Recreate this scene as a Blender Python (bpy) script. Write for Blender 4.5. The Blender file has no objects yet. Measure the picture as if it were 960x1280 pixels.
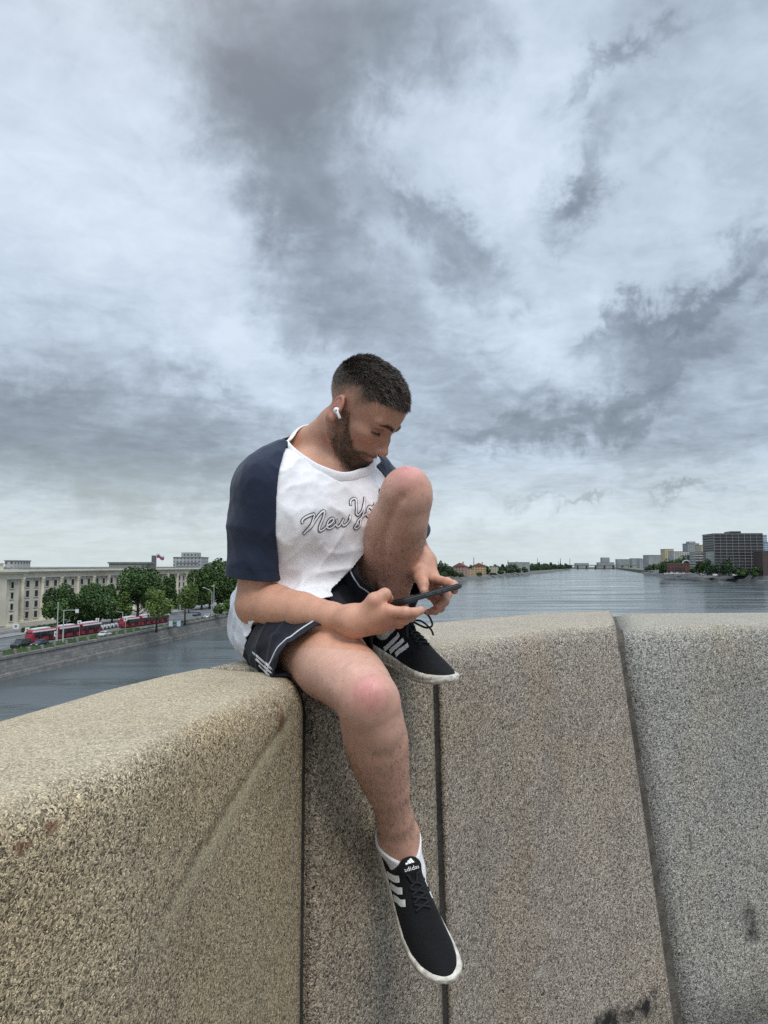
import bpy, bmesh, math, random
import numpy as np
from mathutils import Vector, Matrix
R = math.radians
SC = bpy.context.scene
COL = SC.collection
rng = np.random.default_rng(7)
random.seed(11)

# ------------------------------------------------------------------ camera
F_PX, TILT = 870.0, math.atan(66.0/870.0)          # photograph is 960 x 1280, horizon 66 px under its middle
CT, ST = math.cos(TILT), math.sin(TILT)
def at(px, py, Y):
    """world point seen at photo pixel (px,py) at distance Y ahead (camera at the origin)"""
    x, v = (px-480)/F_PX, (640-py)/F_PX
    dy, dz = CT - v*ST, ST + v*CT
    return np.array((x/dy*Y, Y, dz/dy*Y))
def on(px, py, z):
    """world point seen at photo pixel on the level z"""
    x, v = (px-480)/F_PX, (640-py)/F_PX
    dy, dz = CT - v*ST, ST + v*CT
    return np.array((x/dz*z, dy/dz*z, z))
cam = bpy.data.cameras.new('camera')
cam.sensor_fit = 'HORIZONTAL'; cam.sensor_width = 36.0; cam.lens = 36.0*F_PX/960.0
cam.clip_start = 0.05; cam.clip_end = 30000
co = bpy.data.objects.new('camera', cam); COL.objects.link(co)
co.location = (0, 0, 0); co.rotation_euler = (R(90)+TILT, 0, 0)
SC.camera = co
SC.render.resolution_x, SC.render.resolution_y = 768, 1024
SC.view_settings.view_transform = 'Standard'; SC.view_settings.look = 'None'
SC.view_settings.gamma = 1; SC.view_settings.exposure = 0.0
SC.view_settings.use_curve_mapping = False
WATER_Z, ROAD_Z, TOP_Z, PAVE_Z = -24.5, -19.7, -0.21, -1.41

# ------------------------------------------------------------------ objects
def tag(o, label=None, cat=None, group=None, kind=None):
    if label: o['label'] = label
    if cat: o['category'] = cat
    if group: o['group'] = group
    if kind: o['kind'] = kind
    return o
def empty(name, loc, label=None, cat=None, group=None, rz=0.0):
    o = bpy.data.objects.new(name, None); COL.objects.link(o)
    o.empty_display_size = .1
    o.location = loc; o.rotation_euler = (0, 0, rz)
    return tag(o, label, cat, group)
def world_of(o):
    m = Matrix.Translation(o.location) @ o.rotation_euler.to_matrix().to_4x4()
    return world_of(o.parent) @ m if o.parent else m
def link(name, me, mat=None, parent=None, world=True, smooth=False):
    """world=True: the mesh is given in world coordinates and moved into its parent's frame"""
    if mat is not None:
        for m in (mat if isinstance(mat, (list, tuple)) else [mat]): me.materials.append(m)
    if smooth: me.polygons.foreach_set('use_smooth', [True]*len(me.polygons))
    o = bpy.data.objects.new(name, me); COL.objects.link(o)
    if parent is not None:
        o.parent = parent
        if world: me.transform(world_of(parent).inverted())
    me.update()
    return o
def mesh_np(name, V, Fq=None, Ft=None):
    me = bpy.data.meshes.new(name)
    V = np.asarray(V, np.float32)
    loops, starts = [], []
    n = 0
    if Fq is not None and len(Fq):
        Fq = np.asarray(Fq, np.int32); loops.append(Fq.ravel()); starts.append(np.arange(len(Fq))*4); n = Fq.size
    if Ft is not None and len(Ft):
        Ft = np.asarray(Ft, np.int32); loops.append(Ft.ravel()); starts.append(n+np.arange(len(Ft))*3)
    L = np.concatenate(loops); S = np.concatenate(starts)
    me.vertices.add(len(V)); me.vertices.foreach_set('co', V.ravel())
    me.loops.add(len(L)); me.loops.foreach_set('vertex_index', L.astype(np.int32))
    me.polygons.add(len(S)); me.polygons.foreach_set('loop_start', S.astype(np.int32))
    me.update(calc_edges=True); me.validate()
    return me
def set_col(me, name, C):
    a = me.color_attributes.new(name, 'FLOAT_COLOR', 'POINT')
    C = np.asarray(C, np.float32)
    if C.shape[1] == 3: C = np.concatenate([C, np.ones((len(C), 1), np.float32)], 1)
    a.data.foreach_set('color', C.ravel())
class MB:
    """collects plain shapes into one mesh"""
    def __init__(s): s.v, s.f = [], []
    def add(s, V, Fs):
        n = len(s.v); s.v += [tuple(map(float, p)) for p in V]; s.f += [tuple(i+n for i in f) for f in Fs]; return s
    def box(s, c, d, rz=0.0, axes=None):
        c = np.array(c, float); h = np.array(d, float)/2
        A = np.array(axes, float) if axes is not None else np.array(((math.cos(rz), math.sin(rz), 0), (-math.sin(rz), math.cos(rz), 0), (0, 0, 1)))
        V = [c + A[0]*h[0]*i + A[1]*h[1]*j + A[2]*h[2]*k for i in (-1, 1) for j in (-1, 1) for k in (-1, 1)]
        return s.add(V, [(0,1,3,2),(4,6,7,5),(0,4,5,1),(2,3,7,6),(0,2,6,4),(1,5,7,3)])
    def bbox(s, lo, hi):
        lo, hi = np.array(lo, float), np.array(hi, float); return s.box((lo+hi)/2, hi-lo)
    def tube(s, pts, rad, n=8, cap=True):
        pts = [np.array(p, float) for p in pts]
        rs = rad if isinstance(rad, (list, tuple, np.ndarray)) else [rad]*len(pts)
        V, prev = [], None
        for i, p in enumerate(pts):
            t = pts[min(i+1, len(pts)-1)]-pts[max(i-1, 0)]; t = t/(np.linalg.norm(t)+1e-12)
            if prev is None:
                a = np.cross(t, (0, 0, 1) if abs(t[2]) < .9 else (1, 0, 0))
            else: a = prev-t*np.dot(prev, t)
            a = a/(np.linalg.norm(a)+1e-12); b = np.cross(t, a); prev = a
            for k in range(n):
                w = 2*math.pi*k/n; V.append(p+rs[i]*(a*math.cos(w)+b*math.sin(w)))
        Fs = [(i*n+k, i*n+(k+1) % n, (i+1)*n+(k+1) % n, (i+1)*n+k) for i in range(len(pts)-1) for k in range(n)]
        if cap: Fs += [tuple(range(n))[::-1], tuple(range((len(pts)-1)*n, len(pts)*n))]
        return s.add(V, Fs)
    def cyl(s, a, b, r, n=10): return s.tube([a, b], r, n)
    def prism(s, poly, z0, z1):
        n = len(poly)
        V = [(x, y, z0) for x, y in poly]+[(x, y, z1) for x, y in poly]
        return s.add(V, [tuple(range(n))[::-1], tuple(range(n, 2*n))]+[(i, (i+1) % n, n+(i+1) % n, n+i) for i in range(n)])
    def ring_loft(s, rings, cap=True):
        n = len(rings[0]); V = [p for r in rings for p in r]
        Fs = [(i*n+k, i*n+(k+1) % n, (i+1)*n+(k+1) % n, (i+1)*n+k) for i in range(len(rings)-1) for k in range(n)]
        if cap: Fs += [tuple(range(n))[::-1], tuple(range((len(rings)-1)*n, len(rings)*n))]
        return s.add(V, Fs)
    def build(s, name, mat=None, parent=None, smooth=False, world=True, fix=True):
        me = bpy.data.meshes.new(name); me.from_pydata(s.v, [], s.f)
        if fix:
            bm = bmesh.new(); bm.from_mesh(me); bmesh.ops.recalc_face_normals(bm, faces=bm.faces); bm.to_mesh(me); bm.free()
        return link(name, me, mat, parent, world, smooth)
def copy_tree(o, parent=None):
    c = o.copy(); COL.objects.link(c)
    if parent is not None: c.parent = parent
    for ch in list(o.children): copy_tree(ch, c)
    return c

# ------------------------------------------------------------------ materials
class NT:
    """short-hand for building a node tree"""
    def __init__(s, tree): s.t = tree; s.n = tree.nodes; s.l = tree.links
    def new(s, typ, ins=None, **kw):
        n = s.n.new(typ)
        for k, v in kw.items(): setattr(n, k, v)
        for k, v in (ins or {}).items():
            sock = n.inputs[k]
            if isinstance(v, bpy.types.NodeSocket): s.l.new(v, sock)
            else: sock.default_value = v
        return n
    def math(s, op, a, b=0.0, c=None, clamp=False):
        ins = {0: a, 1: b}
        if c is not None: ins[2] = c
        return s.new('ShaderNodeMath', ins, operation=op, use_clamp=clamp).outputs[0]
    def noise(s, vec, scale, detail=4, rough=.55, dist=0.0):
        return s.new('ShaderNodeTexNoise', {'Vector': vec, 'Scale': scale, 'Detail': detail, 'Roughness': rough, 'Distortion': dist})
    def ramp(s, fac, stops, interp='LINEAR'):
        n = s.new('ShaderNodeValToRGB', {'Fac': fac}); e = n.color_ramp.elements; n.color_ramp.interpolation = interp
        while len(e) < len(stops): e.new(.5)
        for el, (p, c) in zip(e, stops):
            el.position = p; el.color = tuple(c)+(1,) if not isinstance(c, (int, float)) else (c, c, c, 1)
        return n.outputs['Color']
    def mix(s, fac, a, b, blend='MIX'):
        n = s.new('ShaderNodeMix', data_type='RGBA', blend_type=blend)
        for k, v in ((0, fac), (6, a), (7, b)):
            if isinstance(v, bpy.types.NodeSocket): s.l.new(v, n.inputs[k])
            else: n.inputs[k].default_value = (tuple(v)+(1,) if len(v) == 3 else v) if isinstance(v, (tuple, list)) else v
        return n.outputs[2]
    def maprange(s, v, a, b, c=0.0, d=1.0):
        return s.new('ShaderNodeMapRange', {0: v, 1: a, 2: b, 3: c, 4: d}).outputs[0]
def material(name):
    m = bpy.data.materials.new(name); m.use_nodes = True
    t = NT(m.node_tree); b = m.node_tree.nodes['Principled BSDF']
    return m, t, b
def simple(name, col, rough=.6, metal=0.0, var=.12, vscale=6.0, bump=0.0, bscale=60.0, spec=.5):
    """a colour with a little wear and variation"""
    m, t, b = material(name)
    tc = t.new('ShaderNodeTexCoord').outputs['Object']
    n = t.noise(tc, vscale, 5).outputs['Fac']
    k = t.maprange(n, .3, .7, 1-var, 1+var)
    c = t.new('ShaderNodeVectorMath', {0: tuple(col), 'Scale': k}, operation='SCALE').outputs[0]
    t.l.new(c, b.inputs['Base Color'])
    b.inputs['Roughness'].default_value = rough; b.inputs['Metallic'].default_value = metal
    b.inputs['Specular IOR Level'].default_value = spec
    if bump:
        n2 = t.noise(tc, bscale, 3).outputs['Fac']
        bp = t.new('ShaderNodeBump', {'Strength': bump, 'Distance': .01, 'Height': n2})
        t.l.new(bp.outputs[0], b.inputs['Normal'])
    return m
# ------------------------------------------------------------------ sky: overcast, broken grey cloud over a Nishita sky
def build_world():
    w = bpy.data.worlds.new('World'); SC.world = w; w.use_nodes = True
    t = NT(w.node_tree); bg = w.node_tree.nodes['Background']
    d = t.new('ShaderNodeTexCoord').outputs['Generated']
    sky = t.new('ShaderNodeTexSky', sky_type='NISHITA', sun_disc=False)
    sky.sun_elevation = R(52); sky.sun_rotation = R(-25); sky.air_density = 1.2; sky.dust_density = 2.0
    sp = t.new('ShaderNodeSeparateXYZ', {0: d})
    X, Y, Z = sp.outputs
    den = t.math('ADD', t.math('MAXIMUM', Z, 0.0), .16)
    pv = t.new('ShaderNodeCombineXYZ', {0: t.math('DIVIDE', X, den), 1: t.math('DIVIDE', Y, den), 2: 0.0}).outputs[0]
    f1 = t.noise(pv, 1.15, 8, .56, .35).outputs['Fac']
    f2 = t.noise(pv, 3.6, 7, .60, .6).outputs['Fac']
    warp = t.noise(d, 5.5, 6, .62, .3).outputs['Color']
    warp2 = t.noise(d, 21, 5, .65, .4).outputs['Color']
    warp = t.mix(.32, warp, warp2)
    wv = t.new('ShaderNodeVectorMath', {0: warp, 1: (.5, .5, .5)}, operation='SUBTRACT').outputs[0]
    ws = t.new('ShaderNodeSeparateXYZ', {0: wv})
    az = t.math('MULTIPLY_ADD', ws.outputs[0], .40, t.math('ARCTAN2', X, Y))
    el = t.math('MULTIPLY_ADD', ws.outputs[1], .34, t.math('ARCSINE', Z))
    # cloud masses: photo pixel of the middle, half sizes in pixels, tilt (deg, anticlockwise), darkness
    blobs = [(300, 60, 120, 80, 0, .40), (440, 20, 90, 60, 0, .30), (560, 30, 90, 50, -10, .22), (330, 170, 70, 70, -45, .30), (420, 130, 60, 60, 0, .14), (385, 270, 70, 55, -40, .26), (440, 330, 70, 40, -35, .18),
             (410, 405, 80, 34, -8, .26), (570, 300, 55, 26, -32, .30), (505, 262, 45, 18, -15, .22), (110, 560, 210, 46, -6, .36), (250, 520, 90, 34, -15, .14), (60, 500, 110, 36, 0, .16), (180, 610, 220, 34, 0, .10),
             (40, 420, 110, 40, -10, .10), (742, 210, 60, 24, 52, .40), (718, 245, 28, 28, 0, .20), (778, 55, 52, 13, 14, .30), (925, 330, 80, 20, 30, .34), (795, 420, 60, 15, 15, .28), (858, 385, 50, 13, 32, .16),
             (735, 505, 110, 30, 14, .34), (830, 455, 90, 26, 22, .20), (640, 540, 90, 24, 8, .16), (880, 430, 60, 22, 20, .12), (560, 450, 80, 40, -30, .16), (880, 598, 36, 6, 8, .32), (700, 627, 34, 5, 6, .30), (655, 350, 36, 16, 0, .20), (930, 500, 60, 30, 20, .12),
             (900, 150, 110, 120, 0, .08), (560, 540, 90, 40, 10, .12), (850, 560, 90, 16, 6, .12), (520, 620, 60, 20, 0, .06),
             (100, 210, 150, 170, 0, -.19), (620, 180, 95, 90, 0, -.20), (290, 430, 85, 55, -30, -.17), (690, 90, 70, 70, 0, -.16), (820, 220, 60, 60, 0, -.10), (690, 420, 80, 40, 10, -.14), (520, 160, 40, 40, 0, -.10),
             (280, 310, 60, 60, -40, -.14), (700, 660, 300, 22, 0, -.22), (620, 400, 50, 40, 0, -.12), (860, 250, 60, 26, 30, -.10), (640, 580, 70, 14, 4, -.08), (320, 500, 60, 40, -20, -.08)]
    f3 = t.noise(pv, 11.0, 5, .62, .5).outputs['Fac']
    D = t.math('ADD', t.math('MULTIPLY', f1, .37), t.math('MULTIPLY', f2, .32))
    D = t.math('MULTIPLY_ADD', f3, .19, t.math('ADD', D, .0))
    for px, py, sx, sy, rot, amp in blobs:
        p = at(px, py, 1.0); p = p/np.linalg.norm(p)
        a0, e0 = math.atan2(p[0], p[1]), math.asin(p[2])
        k = 1/F_PX; c, s = math.cos(R(rot)), math.sin(R(rot))
        da, de = t.math('SUBTRACT', az, a0), t.math('SUBTRACT', el, e0)
        u = t.math('MULTIPLY_ADD', da, c/(sx*k), t.math('MULTIPLY', de, s/(sx*k)))
        v = t.math('MULTIPLY_ADD', da, -s/(sy*k), t.math('MULTIPLY', de, c/(sy*k)))
        q = t.math('MULTIPLY_ADD', u, u, t.math('MULTIPLY', v, v))
        g = t.math('POWER', math.e, t.math('MULTIPLY', q, -.8))
        D = t.math('MULTIPLY_ADD', g, amp*.62, D)
    D = t.math('MULTIPLY_ADD', D, 1.08, -.045)
    col = t.ramp(D, [(.24, (.55, .635, .735)), (.40, (.43, .51, .605)), (.53, (.305, .366, .44)), (.66, (.210, .254, .308)), (.84, (.132, .162, .200))])
    # the pale greenish band low over the horizon
    band = t.maprange(Z, .0, .16, 1.0, 0.0)
    col = t.mix(t.math('MULTIPLY', band, .68), col, (.585, .665, .655))
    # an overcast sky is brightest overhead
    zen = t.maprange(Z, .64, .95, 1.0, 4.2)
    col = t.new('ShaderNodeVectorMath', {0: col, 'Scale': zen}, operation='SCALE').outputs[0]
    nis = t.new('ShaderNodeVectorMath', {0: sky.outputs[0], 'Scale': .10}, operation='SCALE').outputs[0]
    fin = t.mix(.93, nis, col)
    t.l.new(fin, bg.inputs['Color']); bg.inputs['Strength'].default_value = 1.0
    w.cycles.sampling_method = 'MANUAL'; w.cycles.sample_map_resolution = 1024
build_world()
sun = bpy.data.lights.new('sun', 'SUN'); sun.energy = 1.5; sun.angle = R(22); sun.color = (1, .965, .92)
so = bpy.data.objects.new('sun', sun); COL.objects.link(so)
_e, _a = R(52), R(-25)            # high, behind the photographer's left shoulder
_sd = Vector((math.sin(_a)*-1*math.cos(_e), -math.cos(_a)*math.cos(_e), math.sin(_e)))
so.rotation_euler = _sd.to_track_quat('Z', 'Y').to_euler()

# ------------------------------------------------------------------ granite
def granite(name, tint, rust=False, marks=None, light=1.0, gs=1.0, crease=None, crease_flip=False):
    m, t, b = material(name)
    tc = t.new('ShaderNodeTexCoord').outputs['Object']
    wob = t.noise(tc, 90, 3).outputs['Color']
    vec = t.new('ShaderNodeVectorMath', {0: wob, 1: (.012, .012, .012), 2: tc}, operation='MULTIPLY_ADD').outputs[0]
    vo = t.new('ShaderNodeTexVoronoi', {'Vector': vec, 'Scale': 400.0*gs, 'Randomness': 1.0}, feature='F1')
    vb = t.new('ShaderNodeTexVoronoi', {'Vector': vec, 'Scale': 235.0*gs}, feature='F1')
    g = t.new('ShaderNodeSeparateColor', {0: vo.outputs['Color']})
    g2 = t.new('ShaderNodeSeparateColor', {0: vb.outputs['Color']})
    tint = np.array(tint)
    grain = t.ramp(g.outputs[0], [(0, tuple(tint*.14)), (.17, tuple(tint*.40)), (.28, tuple(tint*.82)), (.62, tuple(tint*1.12)), (.82, tuple(tint*1.45)), (1, tuple(tint*2.1))])
    dk = t.ramp(g2.outputs[1], [(0, .36), (.20, .62), (.30, 1.0), (1, 1.08)])
    c = t.mix(1.0, grain, dk, 'MULTIPLY')
    # weathering: broad ochre and grey stains, streaks running down the face
    n1 = t.noise(tc, 2.2, 6, .6, .4).outputs['Fac']
    c = t.mix(t.maprange(n1, .42, .72, 0, .38), c, t.mix(1.0, c, (1.22, 1.0, .62), 'MULTIPLY'))
    n2 = t.noise(tc, 3.4, 7, .65).outputs['Fac']
    c = t.mix(t.maprange(n2, .45, .75, 0, .6), c, t.mix(1.0, c, (.72, .70, .70), 'MULTIPLY'))
    st = t.new('ShaderNodeMapping', {0: tc, 3: (5, 5, .5)}).outputs[0]
    n3 = t.noise(st, 2.4, 5, .6).outputs['Fac']
    c = t.mix(t.maprange(n3, .5, .75, 0, .4), c, t.mix(1.0, c, (.74, .72, .70), 'MULTIPLY'))
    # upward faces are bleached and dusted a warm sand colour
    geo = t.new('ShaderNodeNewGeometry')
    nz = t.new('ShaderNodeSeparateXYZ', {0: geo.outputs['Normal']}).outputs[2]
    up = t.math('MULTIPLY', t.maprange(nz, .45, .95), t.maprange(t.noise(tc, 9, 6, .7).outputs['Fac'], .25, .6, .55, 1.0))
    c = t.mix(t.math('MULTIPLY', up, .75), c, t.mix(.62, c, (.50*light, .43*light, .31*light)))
    def spot(c, pos, rad, colour, k, nscale=30):
        dv = t.new('ShaderNodeVectorMath', {0: tc, 1: tuple(pos)}, operation='SUBTRACT').outputs[0]
        dv = t.new('ShaderNodeVectorMath', {0: dv, 1: tuple(1/np.array(rad))}, operation='MULTIPLY').outputs[0]
        L = t.new('ShaderNodeVectorMath', {0: dv}, operation='LENGTH').outputs['Value']
        L = t.math('ADD', L, t.math('MULTIPLY', t.math('SUBTRACT', t.noise(tc, nscale, 5, .65).outputs['Fac'], .5), 2.2))
        return t.mix(t.maprange(L, .35, 1.0, k, 0.0), c, colour)
    for mk in (marks or []): c = spot(c, *mk)
    cre = None
    if crease:
        A_, B_, nrm_ = [np.array(v, float) for v in crease]
        pn_ = np.cross(B_-A_, nrm_); pn_ = pn_/np.linalg.norm(pn_); ld = (B_-A_)/np.linalg.norm(B_-A_); L_ = np.linalg.norm(B_-A_)
        rel = t.new('ShaderNodeVectorMath', {0: tc, 1: tuple(A_)}, operation='SUBTRACT').outputs[0]
        dd = t.new('ShaderNodeVectorMath', {0: rel, 1: tuple(pn_)}, operation='DOT_PRODUCT').outputs['Value']
        al = t.new('ShaderNodeVectorMath', {0: rel, 1: tuple(ld)}, operation='DOT_PRODUCT').outputs['Value']
        dd = t.math('ADD', dd, t.math('MULTIPLY', t.math('SUBTRACT', t.noise(tc, 7, 4).outputs['Fac'], .5), .05))
        win = t.math('MULTIPLY', t.maprange(al, -.02, .05), t.maprange(al, L_*.85, L_*1.25, 1, 0))
        g1 = t.math('MULTIPLY', t.math('POWER', math.e, t.math('MULTIPLY', t.math('MULTIPLY', dd, dd), -1/(.016**2))), win)
        d2 = t.math('ADD', dd, -.020 if crease_flip else .020)
        g2_ = t.math('MULTIPLY', t.math('POWER', math.e, t.math('MULTIPLY', t.math('MULTIPLY', d2, d2), -1/(.008**2))), win)
        c = t.mix(t.math('MULTIPLY', g1, .80), c, t.mix(.6, c, (.44, .39, .25)))
        c = t.mix(t.math('MULTIPLY', g2_, .60), c, t.mix(1.0, c, (.35, .34, .32), 'MULTIPLY'))
        cre = t.math('SUBTRACT', t.math('MULTIPLY', g1, .8), t.math('MULTIPLY', g2_, .9))
    t.l.new(c, b.inputs['Base Color'])
    b.inputs['Roughness'].default_value = .82; b.inputs['Specular IOR Level'].default_value = .3
    hgt = t.math('ADD', t.math('MULTIPLY', vo.outputs['Distance'], -1.0), t.math('MULTIPLY', t.noise(tc, 40, 4).outputs['Fac'], 1.2))
    if cre is not None: hgt = t.math('ADD', hgt, cre)
    bp = t.new('ShaderNodeBump', {'Strength': .7/gs, 'Distance': .0035, 'Height': hgt})
    t.l.new(bp.outputs[0], b.inputs['Normal'])
    return m

# joints of the parapet: face line at the top, face line at the foot, outer edge of the top
def lerp(a, b, k): return tuple(np.array(a)*(1-k)+np.array(b)*k)
J = [((-.62, -.10), (-.58, -.13), (-.78, .02)),
     ((-.146, 1.338), (-.143, 1.285), (-.40, 1.44)),
     ((.126, 1.68), (.152, 1.63), (-.06, 2.08)),
     ((.782, 2.346), (.885, 2.19), (1.0, 3.06)),
     ((1.95, 2.64), (2.02, 2.50), (2.25, 3.16)),
     ((3.6, 2.75), (3.7, 2.6), (3.7, 3.3))]
_e = [on(0, 1034, -.225)[:2], on(165, 968, -.225)[:2], on(300, 894, -.225)[:2]]
J[0] = (tuple(_e[0]+(_e[0]-_e[1])*3.2), tuple(_e[0]+(_e[0]-_e[1])*3.2+np.array((.03, -.02))), (-.80, .02))
EXTRA = {0: [(tuple(_e[0]), tuple(_e[0]+np.array((.025, -.02))), (-.533, .967)), (tuple(_e[1]), tuple(_e[1]+np.array((.022, -.03))), (-.475, 1.22)), (tuple(_e[2]), tuple(_e[2]+np.array((.014, -.04))), (-.425, 1.38))],
         2: [((.257, 1.864), (.29, 1.80), (.168, 2.436)), ((.52, 2.15), (.585, 2.03), (.637, 2.88))]}
def stations(i, gap=.006, gap0=None):
    a, b = J[i], J[i+1]
    pts = [a]+EXTRA.get(i, [])+[b]
    out = []
    for k in range(len(pts)-1):
        n = 14
        for q in range(n): out.append([np.array(lerp(pts[k][c], pts[k+1][c], q/n)) for c in range(3)])
    out.append([np.array(v, float) for v in b])
    # shrink both ends by half the joint
    for e, nb in ((0, 1), (-1, -2)):
        for c in range(3):
            dv = out[nb][c]-out[e][c]; L = np.linalg.norm(dv)
            g = gap0 if (gap0 and e == 0) else gap
            out[e][c] = out[e][c]+dv/L*min(g, L*.8)
    return out
def profile(F, Fb, B, top, r=.085, rb=.03, end=0.0):
    """closed section of the parapet at one station, as world points; 'end' rounds a worn arris at the block's ends"""
    n = (F-B)/np.linalg.norm(F-B)
    top = top-end*.012; P = []
    drop = lambda z: F+(Fb-F)*((top-z)/(top-PAVE_Z))
    for z in (PAVE_Z-.12, PAVE_Z+.15, -1.0, -.7, -.5, top-.22, top-r*1.35): 
        q = drop(z)-n*end*.01; P.append((q[0], q[1], z))
    for a in np.linspace(8, 90, 9):
        q = F-n*(r*1.15)+n*(r*1.15)*math.cos(R(a))*(1)+ (drop(top-r)-F)*(1-math.sin(R(a)))-n*end*.01
        P.append((q[0], q[1], top-r*1.35+r*1.35*math.sin(R(a))))
    w = np.linalg.norm(F-B)
    for k in (.3, .5, .7, .85):
        q = F+(B-F)*k; P.append((q[0], q[1], top+.004*math.sin(k*3)))
    for a in (90, 60, 30, 0):
        q = B+n*rb-n*rb*math.cos(R(a)); P.append((q[0], q[1], top-rb+rb*math.sin(R(a))))
    q = B; P += [(q[0], q[1], -.8), (q[0], q[1], PAVE_Z-.12)]
    return P
par = empty('granite_parapet', (.2, 1.9, PAVE_Z), 'rough speckled granite parapet wall of large rounded blocks the man sits on', 'parapet')
_o = np.array((.2, 1.9, PAVE_Z))
sand = (.235, .205, .15)
def on_face(px, py, i):
    """point of the parapet's inner face (between joints i and i+1) seen at a photo pixel"""
    a, b, c = np.array((*J[i][0], TOP_Z)), np.array((*J[i+1][0], TOP_Z)), np.array((*J[i+1][1], PAVE_Z)); n = np.cross(b-a, c-a); r = at(px, py, 1.0)
    return r*((a@n)/(r@n)), n/np.linalg.norm(n)
_ca, _cn = on_face(369, 893, 0); _cb, _ = on_face(190, 1122, 0)
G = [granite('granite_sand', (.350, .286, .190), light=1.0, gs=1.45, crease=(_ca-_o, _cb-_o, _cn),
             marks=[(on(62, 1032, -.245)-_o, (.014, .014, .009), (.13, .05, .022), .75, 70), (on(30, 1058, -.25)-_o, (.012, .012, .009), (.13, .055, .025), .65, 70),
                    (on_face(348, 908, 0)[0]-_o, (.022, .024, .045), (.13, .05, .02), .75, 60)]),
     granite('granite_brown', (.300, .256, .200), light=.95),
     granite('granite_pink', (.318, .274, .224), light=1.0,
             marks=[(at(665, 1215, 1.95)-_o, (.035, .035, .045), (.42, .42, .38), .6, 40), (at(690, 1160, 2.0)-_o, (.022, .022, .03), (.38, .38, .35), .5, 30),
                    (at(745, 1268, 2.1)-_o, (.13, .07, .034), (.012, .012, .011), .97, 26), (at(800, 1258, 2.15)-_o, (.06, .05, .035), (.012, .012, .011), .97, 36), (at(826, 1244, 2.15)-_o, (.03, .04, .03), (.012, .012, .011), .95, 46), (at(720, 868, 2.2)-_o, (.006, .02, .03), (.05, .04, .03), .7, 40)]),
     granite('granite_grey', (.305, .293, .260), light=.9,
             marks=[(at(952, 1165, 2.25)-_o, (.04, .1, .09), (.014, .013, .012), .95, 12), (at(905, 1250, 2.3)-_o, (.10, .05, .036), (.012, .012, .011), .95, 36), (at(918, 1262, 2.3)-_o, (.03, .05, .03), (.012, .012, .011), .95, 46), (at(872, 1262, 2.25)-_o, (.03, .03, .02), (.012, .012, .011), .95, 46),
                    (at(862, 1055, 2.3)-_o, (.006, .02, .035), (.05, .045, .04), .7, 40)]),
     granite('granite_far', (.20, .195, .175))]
for i in range(5):
    S = stations(i, .011 if i in (0, 1, 2) else .009, {1: .036, 2: .016}.get(i))
    rings = []
    for k, (F, Fb, B) in enumerate(S):
        e = 1.0 if k in (0, len(S)-1) else 0.0
        top = TOP_Z+(.012 if i == 2 else 0)
        rings.append(profile(F, Fb, B, top, r=.062 if i >= 2 else .046, end=e))
    mb = MB(); mb.ring_loft(rings)
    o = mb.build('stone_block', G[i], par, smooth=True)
    o.data.polygons.foreach_set('use_smooth', [len(p.vertices) == 4 for p in o.data.polygons])
mort = simple('mortar', (.075, .066, .052), .95, var=.5, vscale=25, bump=.8, bscale=120)
mort_dark = simple('dark_mortar', (.030, .027, .022), .95, var=.5, vscale=25, bump=.8, bscale=120)
for i in range(1, 5):
    F, Fb, B = [np.array(v, float) for v in J[i]]
    mb = MB(); rings = []
    wid = {3: .022, 1: .040, 2: .018}.get(i, .014)
    tdir = np.array(J[min(i+1, 5)][0])-np.array(J[i-1][0]); tdir = tdir/np.linalg.norm(tdir)
    n = (F-B)/np.linalg.norm(F-B)
    for s in (-1, 1):
        F2, Fb2, B2 = F-n*(.006 if i == 3 else .016)+tdir*s*wid, Fb-n*(.004 if i == 3 else .014)+tdir*s*(wid*1.6), B+n*.014+tdir*s*wid
        rings.append(profile(F2, Fb2, B2, TOP_Z-.012, r=.05))
    mb.ring_loft(rings); mb.build('mortar_joint', mort if i == 3 else mort_dark, par)

# ------------------------------------------------------------------ the bridge lookout under it
pv = simple('paving', (.16, .15, .14), .9, var=.3, vscale=3, bump=.5, bscale=60)
inner = [tuple(np.array(j[1])) for j in J]
mb = MB(); mb.prism([(x, y) for x, y in inner]+[(3.6, -6), (-3.2, -6), (-1.8, -2.5)], PAVE_Z-.30, PAVE_Z)
o = mb.build('pavement', pv); tag(o, kind='structure')
pier_m = simple('pier_stone', (.2, .185, .16), .9, var=.25, vscale=2, bump=.5, bscale=20)
outer = [tuple(np.array(j[2])+(np.array(j[0])-np.array(j[2]))*.12) for j in J]
mb = MB(); mb.prism(outer+[(3.4, -5.8), (-3.0, -5.8), (-1.7, -2.4)], WATER_Z-2, PAVE_Z-.32)
o = mb.build('bridge_pier', pier_m); tag(o, 'massive granite bridge pier rising from the river under the parapet', 'bridge pier')

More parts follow.
